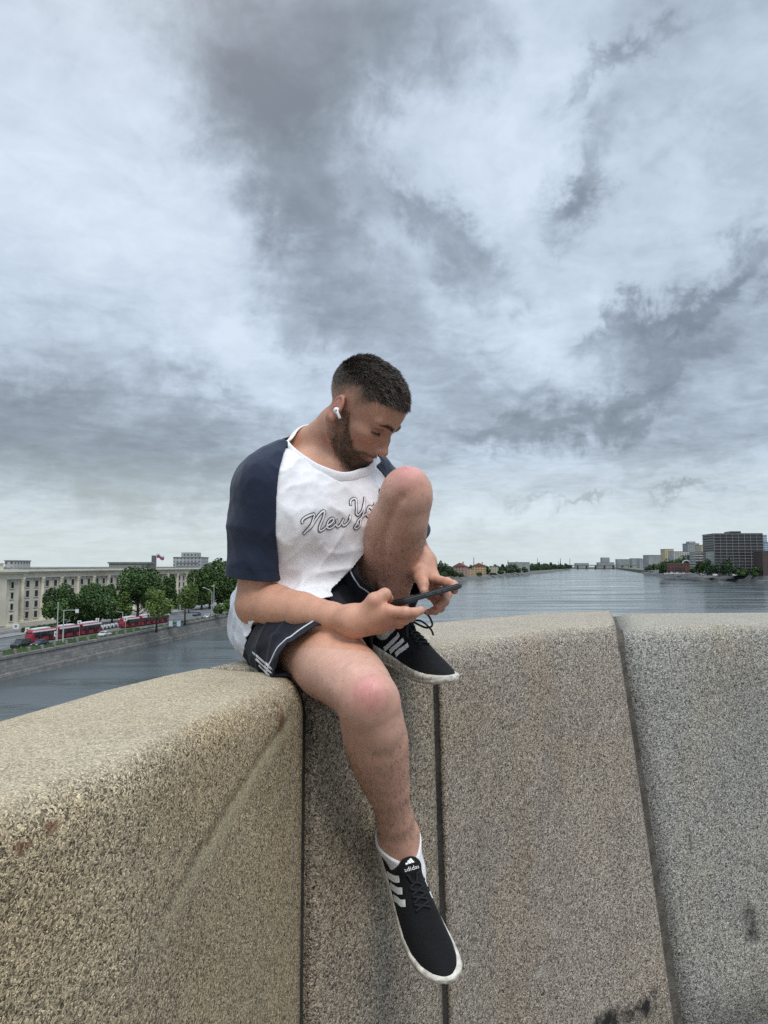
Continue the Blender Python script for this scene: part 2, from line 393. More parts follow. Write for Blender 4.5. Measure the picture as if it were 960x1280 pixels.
# ------------------------------------------------------------------ river
def build_water():
    m, t, b = material('river_water')
    tc = t.new('ShaderNodeTexCoord').outputs['Object']
    b.inputs['Base Color'].default_value = (.066, .078, .081, 1)
    b.inputs['Roughness'].default_value = .07; b.inputs['IOR'].default_value = 1.33
    mp = t.new('ShaderNodeMapping', {0: tc, 2: (0, 0, R(12)), 3: (.55, 1.25, 1)}).outputs[0]
    big = t.noise(mp, .022, 4, .55, .6).outputs['Fac']
    a = t.noise(mp, .10, 4, .6, .5).outputs['Fac']
    c = t.noise(mp, .42, 4, .6, .4).outputs['Fac']
    e = t.noise(mp, 1.5, 3, .6).outputs['Fac']
    h = t.math('ADD', t.math('MULTIPLY', big, 4.5), t.math('ADD', t.math('MULTIPLY', a, 1.7), t.math('ADD', t.math('MULTIPLY', c, .62), t.math('MULTIPLY', e, .10))))
    patch = t.noise(t.new('ShaderNodeMapping', {0: tc, 3: (.6, 1.6, 1)}).outputs[0], .012, 4, .55, .8).outputs['Fac']
    bp = t.new('ShaderNodeBump', {'Strength': t.maprange(patch, .32, .68, .05, .24), 'Distance': 1.0, 'Height': h})
    streak = t.noise(t.new('ShaderNodeMapping', {0: tc, 2: (0, 0, R(8)), 3: (.5, 3.2, 1)}).outputs[0], .016, 5, .62, .5).outputs['Fac']
    t.l.new(t.maprange(streak, .38, .64, .05, .34), b.inputs['Roughness'])
    t.l.new(bp.outputs[0], b.inputs['Normal'])
    mb = MB(); S = 9000
    mb.add([(-S, -S, WATER_Z), (S, -S, WATER_Z), (S, S, WATER_Z), (-S, S, WATER_Z)], [(0, 1, 2, 3)])
    o = mb.build('river_water', m); tag(o, kind='structure')
build_water()
# ------------------------------------------------------------------ signed-distance modelling for organic shapes
def smin(a, b, k):
    if k <= 0: return np.minimum(a, b)
    h = np.maximum(k-np.abs(a-b), 0)/k
    return np.minimum(a, b)-h*h*k*.25
def smax(a, b, k): return -smin(-a, -b, k)
def s_cone(P, a, b, ra, rb):
    a = np.asarray(a, np.float32); b = np.asarray(b, np.float32)
    ba = b-a; L2 = float(ba@ba)+1e-12
    pa = P-a; t = np.clip(pa@ba/L2, 0, 1)
    d = pa-t[:, None]*ba
    return np.sqrt(np.einsum('ij,ij->i', d, d))-(ra+(rb-ra)*t)
def s_ell(P, c, r, A=None):
    q = P-np.asarray(c, np.float32)
    if A is not None: q = q@np.asarray(A, np.float32).T        # rows of A are the axes
    r = np.asarray(r, np.float32)
    k0 = np.sqrt(((q/r)**2).sum(1)); k1 = np.sqrt(((q/(r*r))**2).sum(1))+1e-9
    return np.where(k0 < 1e-4, -r.min(), k0*(k0-1)/k1)
def s_chain(P, pts, rs, k=.006):
    d = None
    for i in range(len(pts)-1):
        e = s_cone(P, pts[i], pts[i+1], rs[i], rs[i+1]); d = e if d is None else smin(d, e, k)
    return d
def _hash(i, j, k, seed):
    n = (i*374761393+j*668265263+k*2147483647+seed*974634777) & 0xffffffff
    n = ((n ^ (n >> 13))*1274126177) & 0xffffffff
    return ((n ^ (n >> 16)) & 0xffff).astype(np.float32)/32767.5-1
def noise3(P, seed=0):
    P = np.asarray(P, np.float32); I = np.floor(P).astype(np.int64); f = P-I; f = f*f*(3-2*f)
    out = 0
    for a in (0, 1):
        wa = f[:, 0] if a else 1-f[:, 0]
        for b in (0, 1):
            wb = f[:, 1] if b else 1-f[:, 1]
            for c in (0, 1):
                wc = f[:, 2] if c else 1-f[:, 2]
                out = out+wa*wb*wc*_hash(I[:, 0]+a, I[:, 1]+b, I[:, 2]+c, seed)
    return out
def fbm(P, o=4, seed=0):
    s, a = 0, 1.0
    for i in range(o): s = s+a*noise3(P*(2.03**i)+i*17.3, seed+i); a *= .5
    return s
def sstep(a, b, x):
    t = np.clip((x-a)/(b-a), 0, 1); return t*t*(3-2*t)
def net(f, lo, hi, h):
    """surface nets of f=0 on a grid of step h, evaluated only near the surface"""
    lo = np.asarray(lo, np.float32); B = 8
    nb = np.ceil((np.asarray(hi)-lo)/h/B).astype(int); n = nb*B
    cc = np.stack(np.meshgrid(*[(np.arange(m)+.5)*B*h for m in nb], indexing='ij'), -1).reshape(-1, 3).astype(np.float32)+lo
    dc = f(cc).astype(np.float32)
    D = np.repeat(np.repeat(np.repeat(dc.reshape(nb), B, 0), B, 1), B, 2)
    act = np.argwhere(np.abs(dc.reshape(nb)) < B*h*1.35)
    loc = np.stack(np.meshgrid(*[np.arange(B)]*3, indexing='ij'), -1).reshape(-1, 3)
    for s in range(0, len(act), 1500):
        I = (act[s:s+1500, None, :]*B+loc[None]).reshape(-1, 3)
        D[I[:, 0], I[:, 1], I[:, 2]] = f(lo+I.astype(np.float32)*h)
    S = D < 0
    m = [slice(0, -1), slice(1, None)]
    cnt = np.zeros(tuple(n-1), np.int8)
    for a in m:
        for b in m:
            for c in m: cnt += S[a, b, c]
    cells = np.argwhere((cnt > 0) & (cnt < 8)); del cnt
    idx = np.full(tuple(n-1), -1, np.int32); idx[cells[:, 0], cells[:, 1], cells[:, 2]] = np.arange(len(cells))
    offs = np.array([(i, j, k) for i in (0, 1) for j in (0, 1) for k in (0, 1)])
    v = [D[cells[:, 0]+o[0], cells[:, 1]+o[1], cells[:, 2]+o[2]] for o in offs]
    acc = np.zeros((len(cells), 3), np.float32); num = np.zeros(len(cells), np.float32)
    for a in range(8):
        for b in range(a+1, 8):
            if np.abs(offs[a]-offs[b]).sum() != 1: continue
            x = (v[a] < 0) != (v[b] < 0)
            t = np.where(x, v[a]/(v[a]-v[b]+1e-12), 0)
            acc += x[:, None]*(offs[a]+t[:, None]*(offs[b]-offs[a])); num += x
    V = lo+(cells+acc/num[:, None])*h
    F = []
    for ax in range(3):
        s0 = [slice(None)]*3; s1 = [slice(None)]*3; s0[ax] = slice(0, -1); s1[ax] = slice(1, None)
        e = np.argwhere(S[tuple(s0)] != S[tuple(s1)])
        u, w = (ax+1) % 3, (ax+2) % 3
        e = e[(e[:, u] > 0) & (e[:, w] > 0) & (e[:, u] < n[u]-1) & (e[:, w] < n[w]-1) & (e[:, ax] < n[ax]-1)]
        flip = S[e[:, 0], e[:, 1], e[:, 2]]
        q = []
        for du, dw in ((1, 1), (0, 1), (0, 0), (1, 0)):
            c = e.copy(); c[:, u] -= du; c[:, w] -= dw; q.append(idx[c[:, 0], c[:, 1], c[:, 2]])
        q = np.stack(q, 1)
        F.append(np.where(flip[:, None], q, q[:, ::-1]))
    F = np.concatenate(F)
    F = F[(F >= 0).all(1)]
    return V.astype(np.float32), F
def grad(f, V, e=.0012):
    g = np.stack([f(V+np.float32(np.eye(3)[i]*e))-f(V-np.float32(np.eye(3)[i]*e)) for i in range(3)], 1)
    return g/(np.linalg.norm(g, axis=1, keepdims=True)+1e-9)
def culled(fn, lo, hi, pad=.06):
    """fn only near its box; a lower bound of the distance elsewhere"""
    lo = np.asarray(lo, np.float32)-pad; hi = np.asarray(hi, np.float32)+pad
    def g(P):
        out = np.linalg.norm(np.maximum(np.maximum(lo-P, P-hi), 0), axis=1).astype(np.float32)+pad*.7
        m = ((P > lo) & (P < hi)).all(1)
        if m.any(): out[m] = fn(P[m])
        return out
    return g
def unit(v): v = np.asarray(v, float); return v/np.linalg.norm(v)
# ------------------------------------------------------------------ the man: joints in metres (camera at the origin)
UZ = np.array((0, 0, 1.0))
HIP_R, HIP_L = np.array((-.222, 1.555, -.118)), np.array((-.050, 1.70, -.115))
KNEE_R, KNEE_L = at(462, 872, 1.20), at(509, 617, 1.345)
ANK_R, ANK_L = at(498, 1046, 1.405), None
HEEL_L = at(466, 816, 1.64); FOOT_L = unit(at(573, 869, 1.375)-HEEL_L); UP_L = unit(UZ-FOOT_L*(UZ@FOOT_L)); ANK_L = HEEL_L+UP_L*.088+FOOT_L*.058
PELV = np.array((-.157, 1.640, -.10))
CHEST = np.array((-.162, 1.522, .087)); NECK = np.array((-.124, 1.512, .216))
SH_R, SH_L = at(334, 603, 1.408), np.array((-.023, 1.595, .190))
ELB_R, ELB_L = at(321, 753, 1.428), np.array((.088, 1.735, .0))
WRI_R, WRI_L = at(441, 776, 1.275), at(523, 702, 1.465)
HEAD = at(452.5, 511, 1.445)
FWD = unit((.70, -.71, 0)); RGT = np.array((FWD[1], -FWD[0], 0)); UPV = np.array((0, 0, 1.0))
TAX = unit(NECK-PELV); TFW = unit(FWD-TAX*(FWD@TAX)); TRT = np.cross(TFW, TAX)     # torso axes
yaw, pitch, roll = R(73), R(45), R(13)
HS = .866                                                      # head size
hf = np.array((math.sin(yaw), -math.cos(yaw), 0)); hr = np.array((hf[1], -hf[0], 0))
HF = hf*math.cos(pitch)-UPV*math.sin(pitch); HU = UPV*math.cos(pitch)+hf*math.sin(pitch)
HR = hr*math.cos(roll)-HU*math.sin(roll); HU = HU*math.cos(roll)+hr*math.sin(roll)
HM = np.stack([HR, HF, HU]).astype(np.float32)                 # rows: right, forward, up of the head
def to_head(P): return (P-HEAD.astype(np.float32))@HM.T/np.float32(HS)
def from_head(q): return HEAD+np.asarray(q, float)@HM*HS
def head_sdf(P, hair=0.0):
    q = to_head(P); s = np.abs(q[:, 0]); m = np.stack([s, q[:, 1], q[:, 2]], 1)      # mirrored
    d = s_ell(q, (0, -.010, .036), (.0755, .097, .084))
    d = smin(d, s_ell(q, (0, .026, .036), (.066, .068, .066)), .03)
    d = smin(d, s_ell(q, (0, .030, -.028), (.060, .060, .082)), .03)
    d = smin(d, s_chain(m, [(.057, -.012, -.042), (.052, .004, -.074), (.016, .074, -.099)], [.014, .0155, .016], .012), .022)
    d = smin(d, s_ell(q, (0, .078, -.100), (.023, .019, .018)), .018)
    d = smin(d, s_ell(q, (0, .045, -.085), (.040, .040, .028)), .02)
    d = smin(d, s_ell(m, (.045, .056, -.024), (.021, .023, .017)), .02)          # cheekbones
    d = smin(d, s_cone(m, (.010, .0885, .018), (.047, .0725, .020), .0110, .0095), .012)   # brow
    d = smax(d, -s_ell(m, (.032, .098, -.004), (.0185, .0200, .0130)), .009)       # eye sockets
    # nose
    n = s_chain(q, [(0, .082, .012), (0, .100, -.014), (0, .1115, -.038)], [.0085, .0078, .0095], .01)
    n = smin(n, s_ell(q, (0, .1125, -.0415), (.0115, .0115, .0098)), .008)
    n = smin(n, s_ell(m, (.0130, .1005, -.0455), (.0082, .0115, .0082)), .006)
    n = smin(n, s_cone(q, (0, .09, -.035), (0, .09, -.046), .013, .016), .012)
    n = smax(n, -s_ell(m, (.0068, .1055, -.0545), (.0042, .0062, .0055)), .003)
    d = smin(d, n, .010)
    # mouth
    d = smin(d, s_ell(q, (0, .070, -.070), (.031, .029, .021)), .014)
    up = s_chain(m, [(0, .0975, -.0672), (.010, .0955, -.0675), (.024, .0845, -.0725)], [.0050, .0048, .0025], .005)
    lo = s_chain(m, [(0, .0945, -.0785), (.010, .0925, -.0780), (.022, .0845, -.0745)], [.0064, .0058, .0025], .005)
    d = smin(d, smin(up, lo, .002), .006)
    d = smax(d, -s_chain(m, [(0, .1045, -.0728), (.012, .1005, -.0728), (.027, .0870, -.0740)], [.0016, .0016, .001], .001), .003)
    d = smin(d, s_ell(q, (0, .084, -.0895), (.012, .007, .003)), .001) if False else d
    # eyes: lids closed down over the balls
    ball = s_ell(m, (.0325, .0700, -.0030), (.0145, .0140, .0135))
    d = smin(d, ball, .004)
    lid = s_cone(m, (.021, .0820, -.0088), (.0445, .0765, -.0070), .0011, .0011)
    d = smin(d, lid, .0015)
    fold = s_chain(m, [(.019, .0840, .0030), (.032, .0855, .0062), (.046, .0760, .0030)], [.0012, .0012, .001], .001)
    d = smax(d, -fold, .003)
    # ear
    ea = np.array(((.93, -.36, 0), (.36, .90, .22), (-.08, -.2, .97))); ea = np.linalg.qr(ea.T)[0].T*np.sign(np.diag(np.linalg.qr(ea.T)[1]))[:, None]
    e0 = np.array((.0785, -.018, -.016), np.float32)
    w = (m-e0)@ea.T.astype(np.float32)
    plate = s_ell(w, (0, 0, 0), (.0052, .0175, .0300))
    rr = np.sqrt((w[:, 1]/.58)**2+w[:, 2]**2)
    rim = np.sqrt(((rr-.0275)*.75)**2+(w[:, 0]-.0035)**2)-.0030
    rim = np.where((w[:, 2] < -.004) & (w[:, 1] > .004), .02, rim)
    ear = smin(plate, rim, .004)
    ear = smin(ear, s_cone(w, (.003, -.003, .016), (.003, -.008, -.008), .0024, .0026), .003)
    ear = smin(ear, s_ell(w, (.001, .004, -.0265), (.0046, .0075, .0085)), .004)
    ear = smin(ear, s_ell(w, (.003, .0125, -.007), (.004, .003, .006)), .003)
    ear = smax(ear, -s_ell(w, (.006, .003, -.009), (.006, .0078, .0085)), .003)
    d = smin(d, ear, .005)
    d = d*HS
    # neck
    nk = s_cone(P, from_head((0, -.014, -.062)), NECK+np.array((0.01, 0, .0)), .044, .051)
    nk = smin(nk, s_cone(P, from_head((0, -.034, -.074)), NECK+np.array((-.02, .03, -.012)), .028, .046), .03)
    nk = smin(nk, s_cone(P, from_head((.006, -.026, -.088)), at(375, 560, 1.51), .030, .037), .03)
    scm = s_cone(P, from_head((.062, -.022, -.050)), NECK+TFW*.055+TRT*.012+np.array((0, 0, -.02)), .012, .011)
    nk = smin(nk, scm, .016)
    d = smin(d, nk, .020)
    return d
def torso_sdf(P):
    A = np.stack([TRT, TFW, TAX])
    d = s_ell(P, PELV+TFW*.01, (.165, .115, .115), A)
    d = smin(d, s_ell(P, (PELV+CHEST)/2+TFW*.012, (.138, .105, .14), A), .06)
    d = smin(d, s_ell(P, CHEST+TAX*.01, (.160, .112, .155), A), .05)
    d = smin(d, s_ell(P, CHEST+TAX*.045+TFW*.05+TRT*.062, (.075, .055, .06), A), .04)
    d = smin(d, s_ell(P, CHEST+TAX*.045+TFW*.05-TRT*.062, (.075, .055, .06), A), .04)
    d = smin(d, s_cone(P, NECK-TAX*.050-TFW*.01, SH_R+np.array((.02, .02, .0)), .058, .050), .05)
    d = smin(d, s_cone(P, NECK-TAX*.060-TFW*.01, SH_L+np.array((-.02, -.02, .0)), .056, .050), .05)
    return d
def arm_sdf(P, S, E, W, bend):
    """shoulder, elbow, wrist; 'bend' points to the inner side of the elbow"""
    u = unit(E-S); f = unit(W-E); bend = unit(bend)
    d = s_ell(P, S+u*.01, (.050, .050, .050))
    d = smin(d, s_chain(P, [S, S+(E-S)*.35, S+(E-S)*.7, E], [.049, .049, .044, .0405], .008), .03)
    d = smin(d, s_ell(P, S+(E-S)*.45+bend*.008, (.036, .036, .065), _axes(u)), .03)
    d = smin(d, s_chain(P, [E, E+(W-E)*.22, E+(W-E)*.5, E+(W-E)*.8, W], [.0395, .0420, .0355, .0265, .0245], .008), .014)
    d = smin(d, s_ell(P, E-bend*.018+u*.010, (.021, .021, .024), _axes(u)), .025)
    return d
def _axes(u):
    a = unit(np.cross(u, (0.3, .2, .9))); return np.stack([a, np.cross(u, a), u])
FING_R = dict(
    index=[(486, 764, 1.245), (507, 765.5, 1.238), (518, 766, 1.252), (526, 763, 1.270)],
    middle=[(487, 773, 1.262), (505, 774, 1.260), (514, 771, 1.283), (519, 764, 1.305)],
    ring=[(483, 780, 1.282), (499, 779, 1.292), (507, 774, 1.315), (510, 766, 1.333)],
    pinky=[(476, 784, 1.302), (489, 782, 1.318), (496, 777, 1.336), (499, 770, 1.350)],
    thumb=[(454, 768, 1.262), (468, 751, 1.250), (481, 743, 1.257), (486, 748, 1.282)])
FING_L = dict(
    index=[(543, 724, 1.432), (559, 728, 1.405), (567, 731, 1.392), (568, 738, 1.378)],
    middle=[(546, 732, 1.452), (559, 742, 1.432), (556, 752, 1.412), (547, 757, 1.400)],
    ring=[(543, 738, 1.468), (555, 751, 1.450), (551, 760, 1.430), (541, 763, 1.415)],
    pinky=[(538, 742, 1.480), (548, 757, 1.470), (544, 764, 1.450), (535, 765, 1.436)],
    thumb=[(523, 713, 1.440), (526.5, 722, 1.412), (529, 730, 1.393), (530, 738, 1.384)])
def hand_sdf(P, W, FG):
    r0 = dict(index=.0097, middle=.0098, ring=.0093, pinky=.0083, thumb=.0120)
    J3 = {k: [at(*p) for p in v] for k, v in FG.items()}
    d = None
    for k in ('index', 'middle', 'ring', 'pinky'):        # the palm: a fan of tapered bones
        e = s_cone(P, W+(J3[k][0]-W)*.12, J3[k][0], .0185, .0125)
        d = e if d is None else smin(d, e, .022)
    th = s_chain(P, J3['thumb'], [.0155, .0125, .0108, .0088], .006)
    web = s_cone(P, W+(J3['index'][0]-W)*.35, J3['thumb'][1], .015, .0105)
    d = smin(d, smin(th, web, .012), .012)
    for k in ('index', 'middle', 'ring', 'pinky'):
        r = r0[k]; e = s_chain(P, J3[k], [r*1.08, r*.98, r*.90, r*.80], .004)
        e = smin(e, s_ell(P, J3[k][1], (r*1.04,)*3), .003)
        d = smin(d, e, .0022)
    return smin(d, s_ell(P, W, (.027, .027, .024)), .02)
def leg_sdf(P, H, K, A, foot, side, slim=1.0, cr=.010, sl=1.0, cf=1.0, fold=None, kk=1.0):
    """hip, knee, ankle, toe direction, unit vector to the outer side"""
    t = unit(K-H); s = unit(A-K)
    kf = unit(t-s); back = -unit(kf-s*(kf@s)) if np.linalg.norm(kf) > .05 else -t
    d = s_chain(P, [H, H+(K-H)*.3, H+(K-H)*.62, H+(K-H)*.9], [.092*slim, .087*slim, .074*slim, .058*slim], .012)
    d = smin(d, s_ell(P, H+(K-H)*.80+np.cross(side, t)*0+side*-.018, (.038, .038, .06), _axes(t)), .03)
    sh = s_chain(P, [K+s*.03, K+(A-K)*.3, K+(A-K)*.62, K+(A-K)*.85, A], [.050*sl, .048*sl, .041*sl, .0345, .0325], .010)
    sh = smin(sh, s_ell(P, K+(A-K)*.30+back*.020*cf-side*.012*cf, (.043*cf, .043*cf, .115), _axes(s)), .05)
    sh = smin(sh, s_ell(P, K+(A-K)*.27+back*.018*cf+side*.016*cf, (.039*cf, .039*cf, .110), _axes(s)), .05)
    front = -back
    kn = s_ell(P, K+kf*.005, (.048*kk, .048*kk, .048*kk))
    kn = smin(kn, s_ell(P, K+kf*.034*kk, (.024, .024, .024)), .014)
    kn = smin(kn, s_ell(P, K+front*.034*kk+s*.050, (.012, .012, .018), _axes(s)), .014)
    sh = smin(sh, s_cone(P, K+s*.07+front*.030*kk, K+(A-K)*.82+front*.014, .0125, .010), .022)
    sh = smin(sh, s_cone(P, K+(A-K)*.55+back*.026, A+back*.030, .016, .010), .018)
    kn = smin(kn, s_ell(P, K+s*.055-back*.024, (.016, .016, .022), _axes(s)), .02)
    d = smin(d, kn, .030); d = smin(sh, d, cr); d = smin(d, smin(sh, kn, .03), .0)
    if fold is not None:                     # crease between calf and thigh of the drawn-up leg
        dd = None; 
        for a, b in zip(fold[:-1], fold[1:]):
            e = s_cone(P, a, b, 0, 0); dd = e if dd is None else np.minimum(dd, e)
        d = d+.011*np.exp(-(dd/.0055)**2)+.0045*np.exp(-(dd/.016)**2)
    d = smin(d, s_ell(P, A+side*.022+s*.004, (.0125, .0125, .015)), .016)
    d = smin(d, s_ell(P, A-side*.022-s*.006, (.0135, .0135, .015)), .016)
    d = smin(d, s_chain(P, [A, A+foot*.04+s*.042, A+foot*.09+s*.058], [.033, .025, .016], .02), .03)
    return d
FOOT_R = unit(at(560, 1214, 1.225)-ANK_R+np.array((0, 0, .012)))
SIDE_R = unit(np.cross(unit(KNEE_R-ANK_R), FOOT_R)); SIDE_R = -SIDE_R if SIDE_R[0] > 0 else SIDE_R       # outer side of his right leg
SIDE_L = unit(np.cross(FOOT_L, unit(KNEE_L-ANK_L))); SIDE_L = -SIDE_L if SIDE_L[0] < 0 else SIDE_L
def surf_y(px, py, f, y0=1.15, y1=1.75):
    """distance at which the view ray through a photo pixel first meets f=0"""
    Y = np.linspace(y0, y1, 1200); P = np.stack([at(px, py, y) for y in Y]).astype(np.float32); d = f(P); i = np.argmax(d < 0)
    return Y[i] if d[i] < 0 else None
def _fold():
    f = lambda P: leg_sdf(P, HIP_L, KNEE_L, ANK_L, FOOT_L, SIDE_L, .80, .0, .86, .74, None, .90)
    out = []
    for px, py in ((501, 622), (496, 630), (491, 640), (487, 650), (484, 661), (481, 673), (479, 686), (478, 700), (477.5, 714), (477.5, 728)):
        y = surf_y(px, py, f)
        if y: out.append(at(px, py, y+.001))
    return out
FOLD_L = _fold()
def boxed(fn, pts, pad): 
    p = np.array(pts); return culled(fn, p.min(0), p.max(0), pad)
g_head = culled(head_sdf, np.minimum(HEAD-.14, NECK-.05), HEAD+.14, .06)
g_head2 = g_head
g_torso = culled(torso_sdf, PELV-.2, np.maximum(NECK, SH_L)+.1, .08)
b_arm_r = unit((.7, -.5, .3)); b_arm_l = unit((.2, -.9, .2))
def f_arm_r(P): return smin(arm_sdf(P, SH_R, ELB_R, WRI_R, b_arm_r), hand_sdf(P, WRI_R, FING_R), .012)
def f_arm_l(P): return smin(arm_sdf(P, SH_L, ELB_L, WRI_L, b_arm_l), hand_sdf(P, WRI_L, FING_L), .012)
_fr = [at(*p) for v in FING_R.values() for p in v]; _fl = [at(*p) for v in FING_L.values() for p in v]
g_arm_r = boxed(f_arm_r, [SH_R, ELB_R, WRI_R]+_fr, .085)
g_arm_l = boxed(f_arm_l, [SH_L, ELB_L, WRI_L]+_fl, .085)
g_leg_r = boxed(lambda P: leg_sdf(P, HIP_R, KNEE_R, ANK_R, FOOT_R, SIDE_R, .95, .010, .85, .80, None, .88), [HIP_R, KNEE_R, ANK_R, ANK_R+FOOT_R*.15], .11)
g_leg_l = boxed(lambda P: leg_sdf(P, HIP_L, KNEE_L, ANK_L, FOOT_L, SIDE_L, .80, .0, .86, .74, FOLD_L, .90), [HIP_L, KNEE_L, ANK_L, ANK_L+FOOT_L*.15], .11)
def body_sdf(P):
    P = np.asarray(P, np.float32)
    d = smin(g_torso(P), g_head2(P), .03)
    d = smin(d, g_arm_r(P), .012); d = smin(d, g_arm_l(P), .012)
    d = smin(d, np.minimum(g_leg_r(P), g_leg_l(P)), .012)
    return d
import time as _time
_t0 = _time.time()
BH = globals().get('BODY_H', .0021)
man = empty('person', (-.15, 1.60, TOP_Z), 'bearded man in a navy and white t-shirt sitting on the parapet with one knee up', 'person')
BV, BF = net(body_sdf, (-.37, 1.10, -.73), (.22, 1.86, .47), BH)
print('DBG body', len(BV), _time.time()-_t0)
def skin_material():
    m, t, b = material('skin')
    at_ = t.new('ShaderNodeAttribute', attribute_name='tone').outputs['Color']
    tc = t.new('ShaderNodeTexCoord').outputs['Object']
    n = t.noise(tc, 55, 5, .65).outputs['Fac']; n2 = t.noise(tc, 9, 4).outputs['Fac']
    k = t.math('ADD', t.maprange(n, .3, .7, .90, 1.10), t.maprange(n2, .3, .7, -.06, .06))
    c = t.new('ShaderNodeVectorMath', {0: at_, 'Scale': k}, operation='SCALE').outputs[0]
    mot = t.noise(tc, 22, 5, .7, .6).outputs['Fac']
    c = t.mix(t.maprange(mot, .5, .72, 0, .30), c, t.mix(1.0, c, (1.0, .78, .76), 'MULTIPLY'))
    t.l.new(c, b.inputs['Base Color'])
    b.inputs['Roughness'].default_value = .50; b.inputs['Specular IOR Level'].default_value = .42
    b.inputs['Subsurface Weight'].default_value = .12; b.inputs['Subsurface Radius'].default_value = (1, .35, .18)
    b.inputs['Subsurface Scale'].default_value = .006
    bp = t.new('ShaderNodeBump', {'Strength': .18, 'Distance': .0012, 'Height': t.math('ADD', t.noise(tc, 420, 3, .6).outputs['Fac'], t.math('MULTIPLY', n, .9))})
    t.l.new(bp.outputs[0], b.inputs['Normal'])
    return m
SKIN = skin_material()
def seg_dist(V, a, b):
    ba = b-a; t = np.clip((V-a)@ba/(ba@ba), 0, 1); return np.linalg.norm(V-(a+t[:, None]*ba), axis=1), t
def body_tone(V):
    n = len(V); leg = np.array((.58, .335, .245)); arm = np.array((.55, .285, .185)); face = np.array((.44, .235, .155)); red = np.array((.55, .22, .165))
    dl = np.minimum(seg_dist(V, HIP_R, KNEE_R)[0], np.minimum(seg_dist(V, KNEE_R, ANK_R)[0], np.minimum(seg_dist(V, HIP_L, KNEE_L)[0], seg_dist(V, KNEE_L, ANK_L)[0])))
    da = np.minimum(seg_dist(V, SH_R, ELB_R)[0], seg_dist(V, ELB_R, WRI_R)[0]); da = np.minimum(da, np.minimum(seg_dist(V, ELB_L, WRI_L)[0], np.minimum(seg_dist(V, WRI_R, at(505, 768, 1.26))[0], seg_dist(V, WRI_L, at(552, 740, 1.42))[0])))
    C = np.where((dl < da)[:, None], leg, arm)
    q = to_head(V); hd = np.linalg.norm(q*(1, 1, .8), axis=1)
    k = sstep(.17, .13, hd)[:, None]; C = C*(1-k)+face*k
    def blend(C, w, col): w = np.clip(w, 0, 1)[:, None]; return C*(1-w)+np.array(col)*w
    for K in (KNEE_R+np.array((.0, -.045, .02)), KNEE_L+np.array((0, -.035, .04))):
        C = blend(C, .75*np.exp(-(np.linalg.norm(V-K, axis=1)/.033)**2), (.58, .215, .205))
    # lower legs: darker with hair and a tan
    for K, A in ((KNEE_R, ANK_R), (KNEE_L, ANK_L)):
        d, t = seg_dist(V, K, A); C = blend(C, .6*sstep(.10, .35, t)*(d < .075), (.53, .290, .205))
    # hands: flushed knuckles and fingertips
    for FG in (FING_R, FING_L):
        for kf, v in FG.items():
            for i, r in ((0, .014), (1, .012), (3, .012)):
                C = blend(C, .45*np.exp(-(np.linalg.norm(V-at(*v[i]), axis=1)/r)**2), red)
    for px, py, Y, r in ((529.5, 736, 1.372, .0062), (567.5, 736, 1.368, .005), (486, 746, 1.27, .0055)):      # nails
        C = blend(C, .7*np.exp(-(np.linalg.norm(V-at(px, py, Y), axis=1)/r)**4), (.66, .43, .36))
    s = np.abs(q[:, 0])
    nr = fbm(V*260, 3, 5); nb = fbm(V*60, 3, 9)
    hm, bm_ = hair_mask(q); hm = hm*(hd < .16); bm_ = bm_*(hd < .145)
    # face details
    near = hd < .16
    lip = np.exp(-(((q[:, 2]+.073)/.0095)**2+(s/.022)**2)**2)*(q[:, 1] > .083)
    C = blend(C, .75*lip*near, (.42, .17, .14))
    C = blend(C, .22*np.exp(-((s-.04)/.02)**2-((q[:, 2]+.035)/.02)**2)*(q[:, 1] > .03), (.47, .225, .165))
    C = blend(C, .5*np.exp(-(np.linalg.norm(np.stack([s*.8, q[:, 1]-.113, q[:, 2]+.042], 1), axis=1)/.014)**2), (.47, .215, .16))
    C = blend(C, .85*np.exp(-((s-.0345)/.022)**2-((q[:, 2]-.001)/.012)**2)*(q[:, 1] > .055), (.30, .155, .115))  # shade under the brow painted into the skin of the eye sockets
    ear = np.exp(-(np.linalg.norm(np.stack([s-.082, q[:, 1]+.018, q[:, 2]+.014], 1)/(.02, .026, .036), axis=1))**4)
    C = blend(C, .7*ear*(s > .0745)*near, (.52, .205, .155))
    C = blend(C, .5*np.exp(-(np.linalg.norm(np.stack([s-.083, q[:, 1]+.012, q[:, 2]+.024], 1), axis=1)/.009)**2), (.20, .07, .05))
    # lash line and eyebrow ground
    lash = np.exp(-((q[:, 2]+.0082)/.0026)**2)*(np.abs(s-.0355) < .0175)*(q[:, 1] > .055)
    C = blend(C, .9*lash*near, (.03, .022, .018))
    C = blend(C, .85*brow_mask(q)*near, (.05, .032, .024))
    hairc = np.array((.036, .026, .020))
    C = blend(C, np.clip(hm*.95, 0, 1)*(1-ear*(s > .0745)), hairc)
    C = blend(C, np.clip(bm_*(.70+.2*nr), 0, .84)*(1-ear*(s > .0745)), (.050, .032, .023))
    return C
def brow_mask(q):
    s = np.abs(q[:, 0]); z0 = np.interp(s, [.008, .02, .034, .048], [.0175, .0205, .0225, .0170]); h = np.interp(s, [.007, .012, .034, .05], [.0034, .0052, .0044, .0014])
    return np.exp(-((q[:, 2]-z0)/h)**2)*(s > .0065)*(s < .051)*(q[:, 1] > .05)
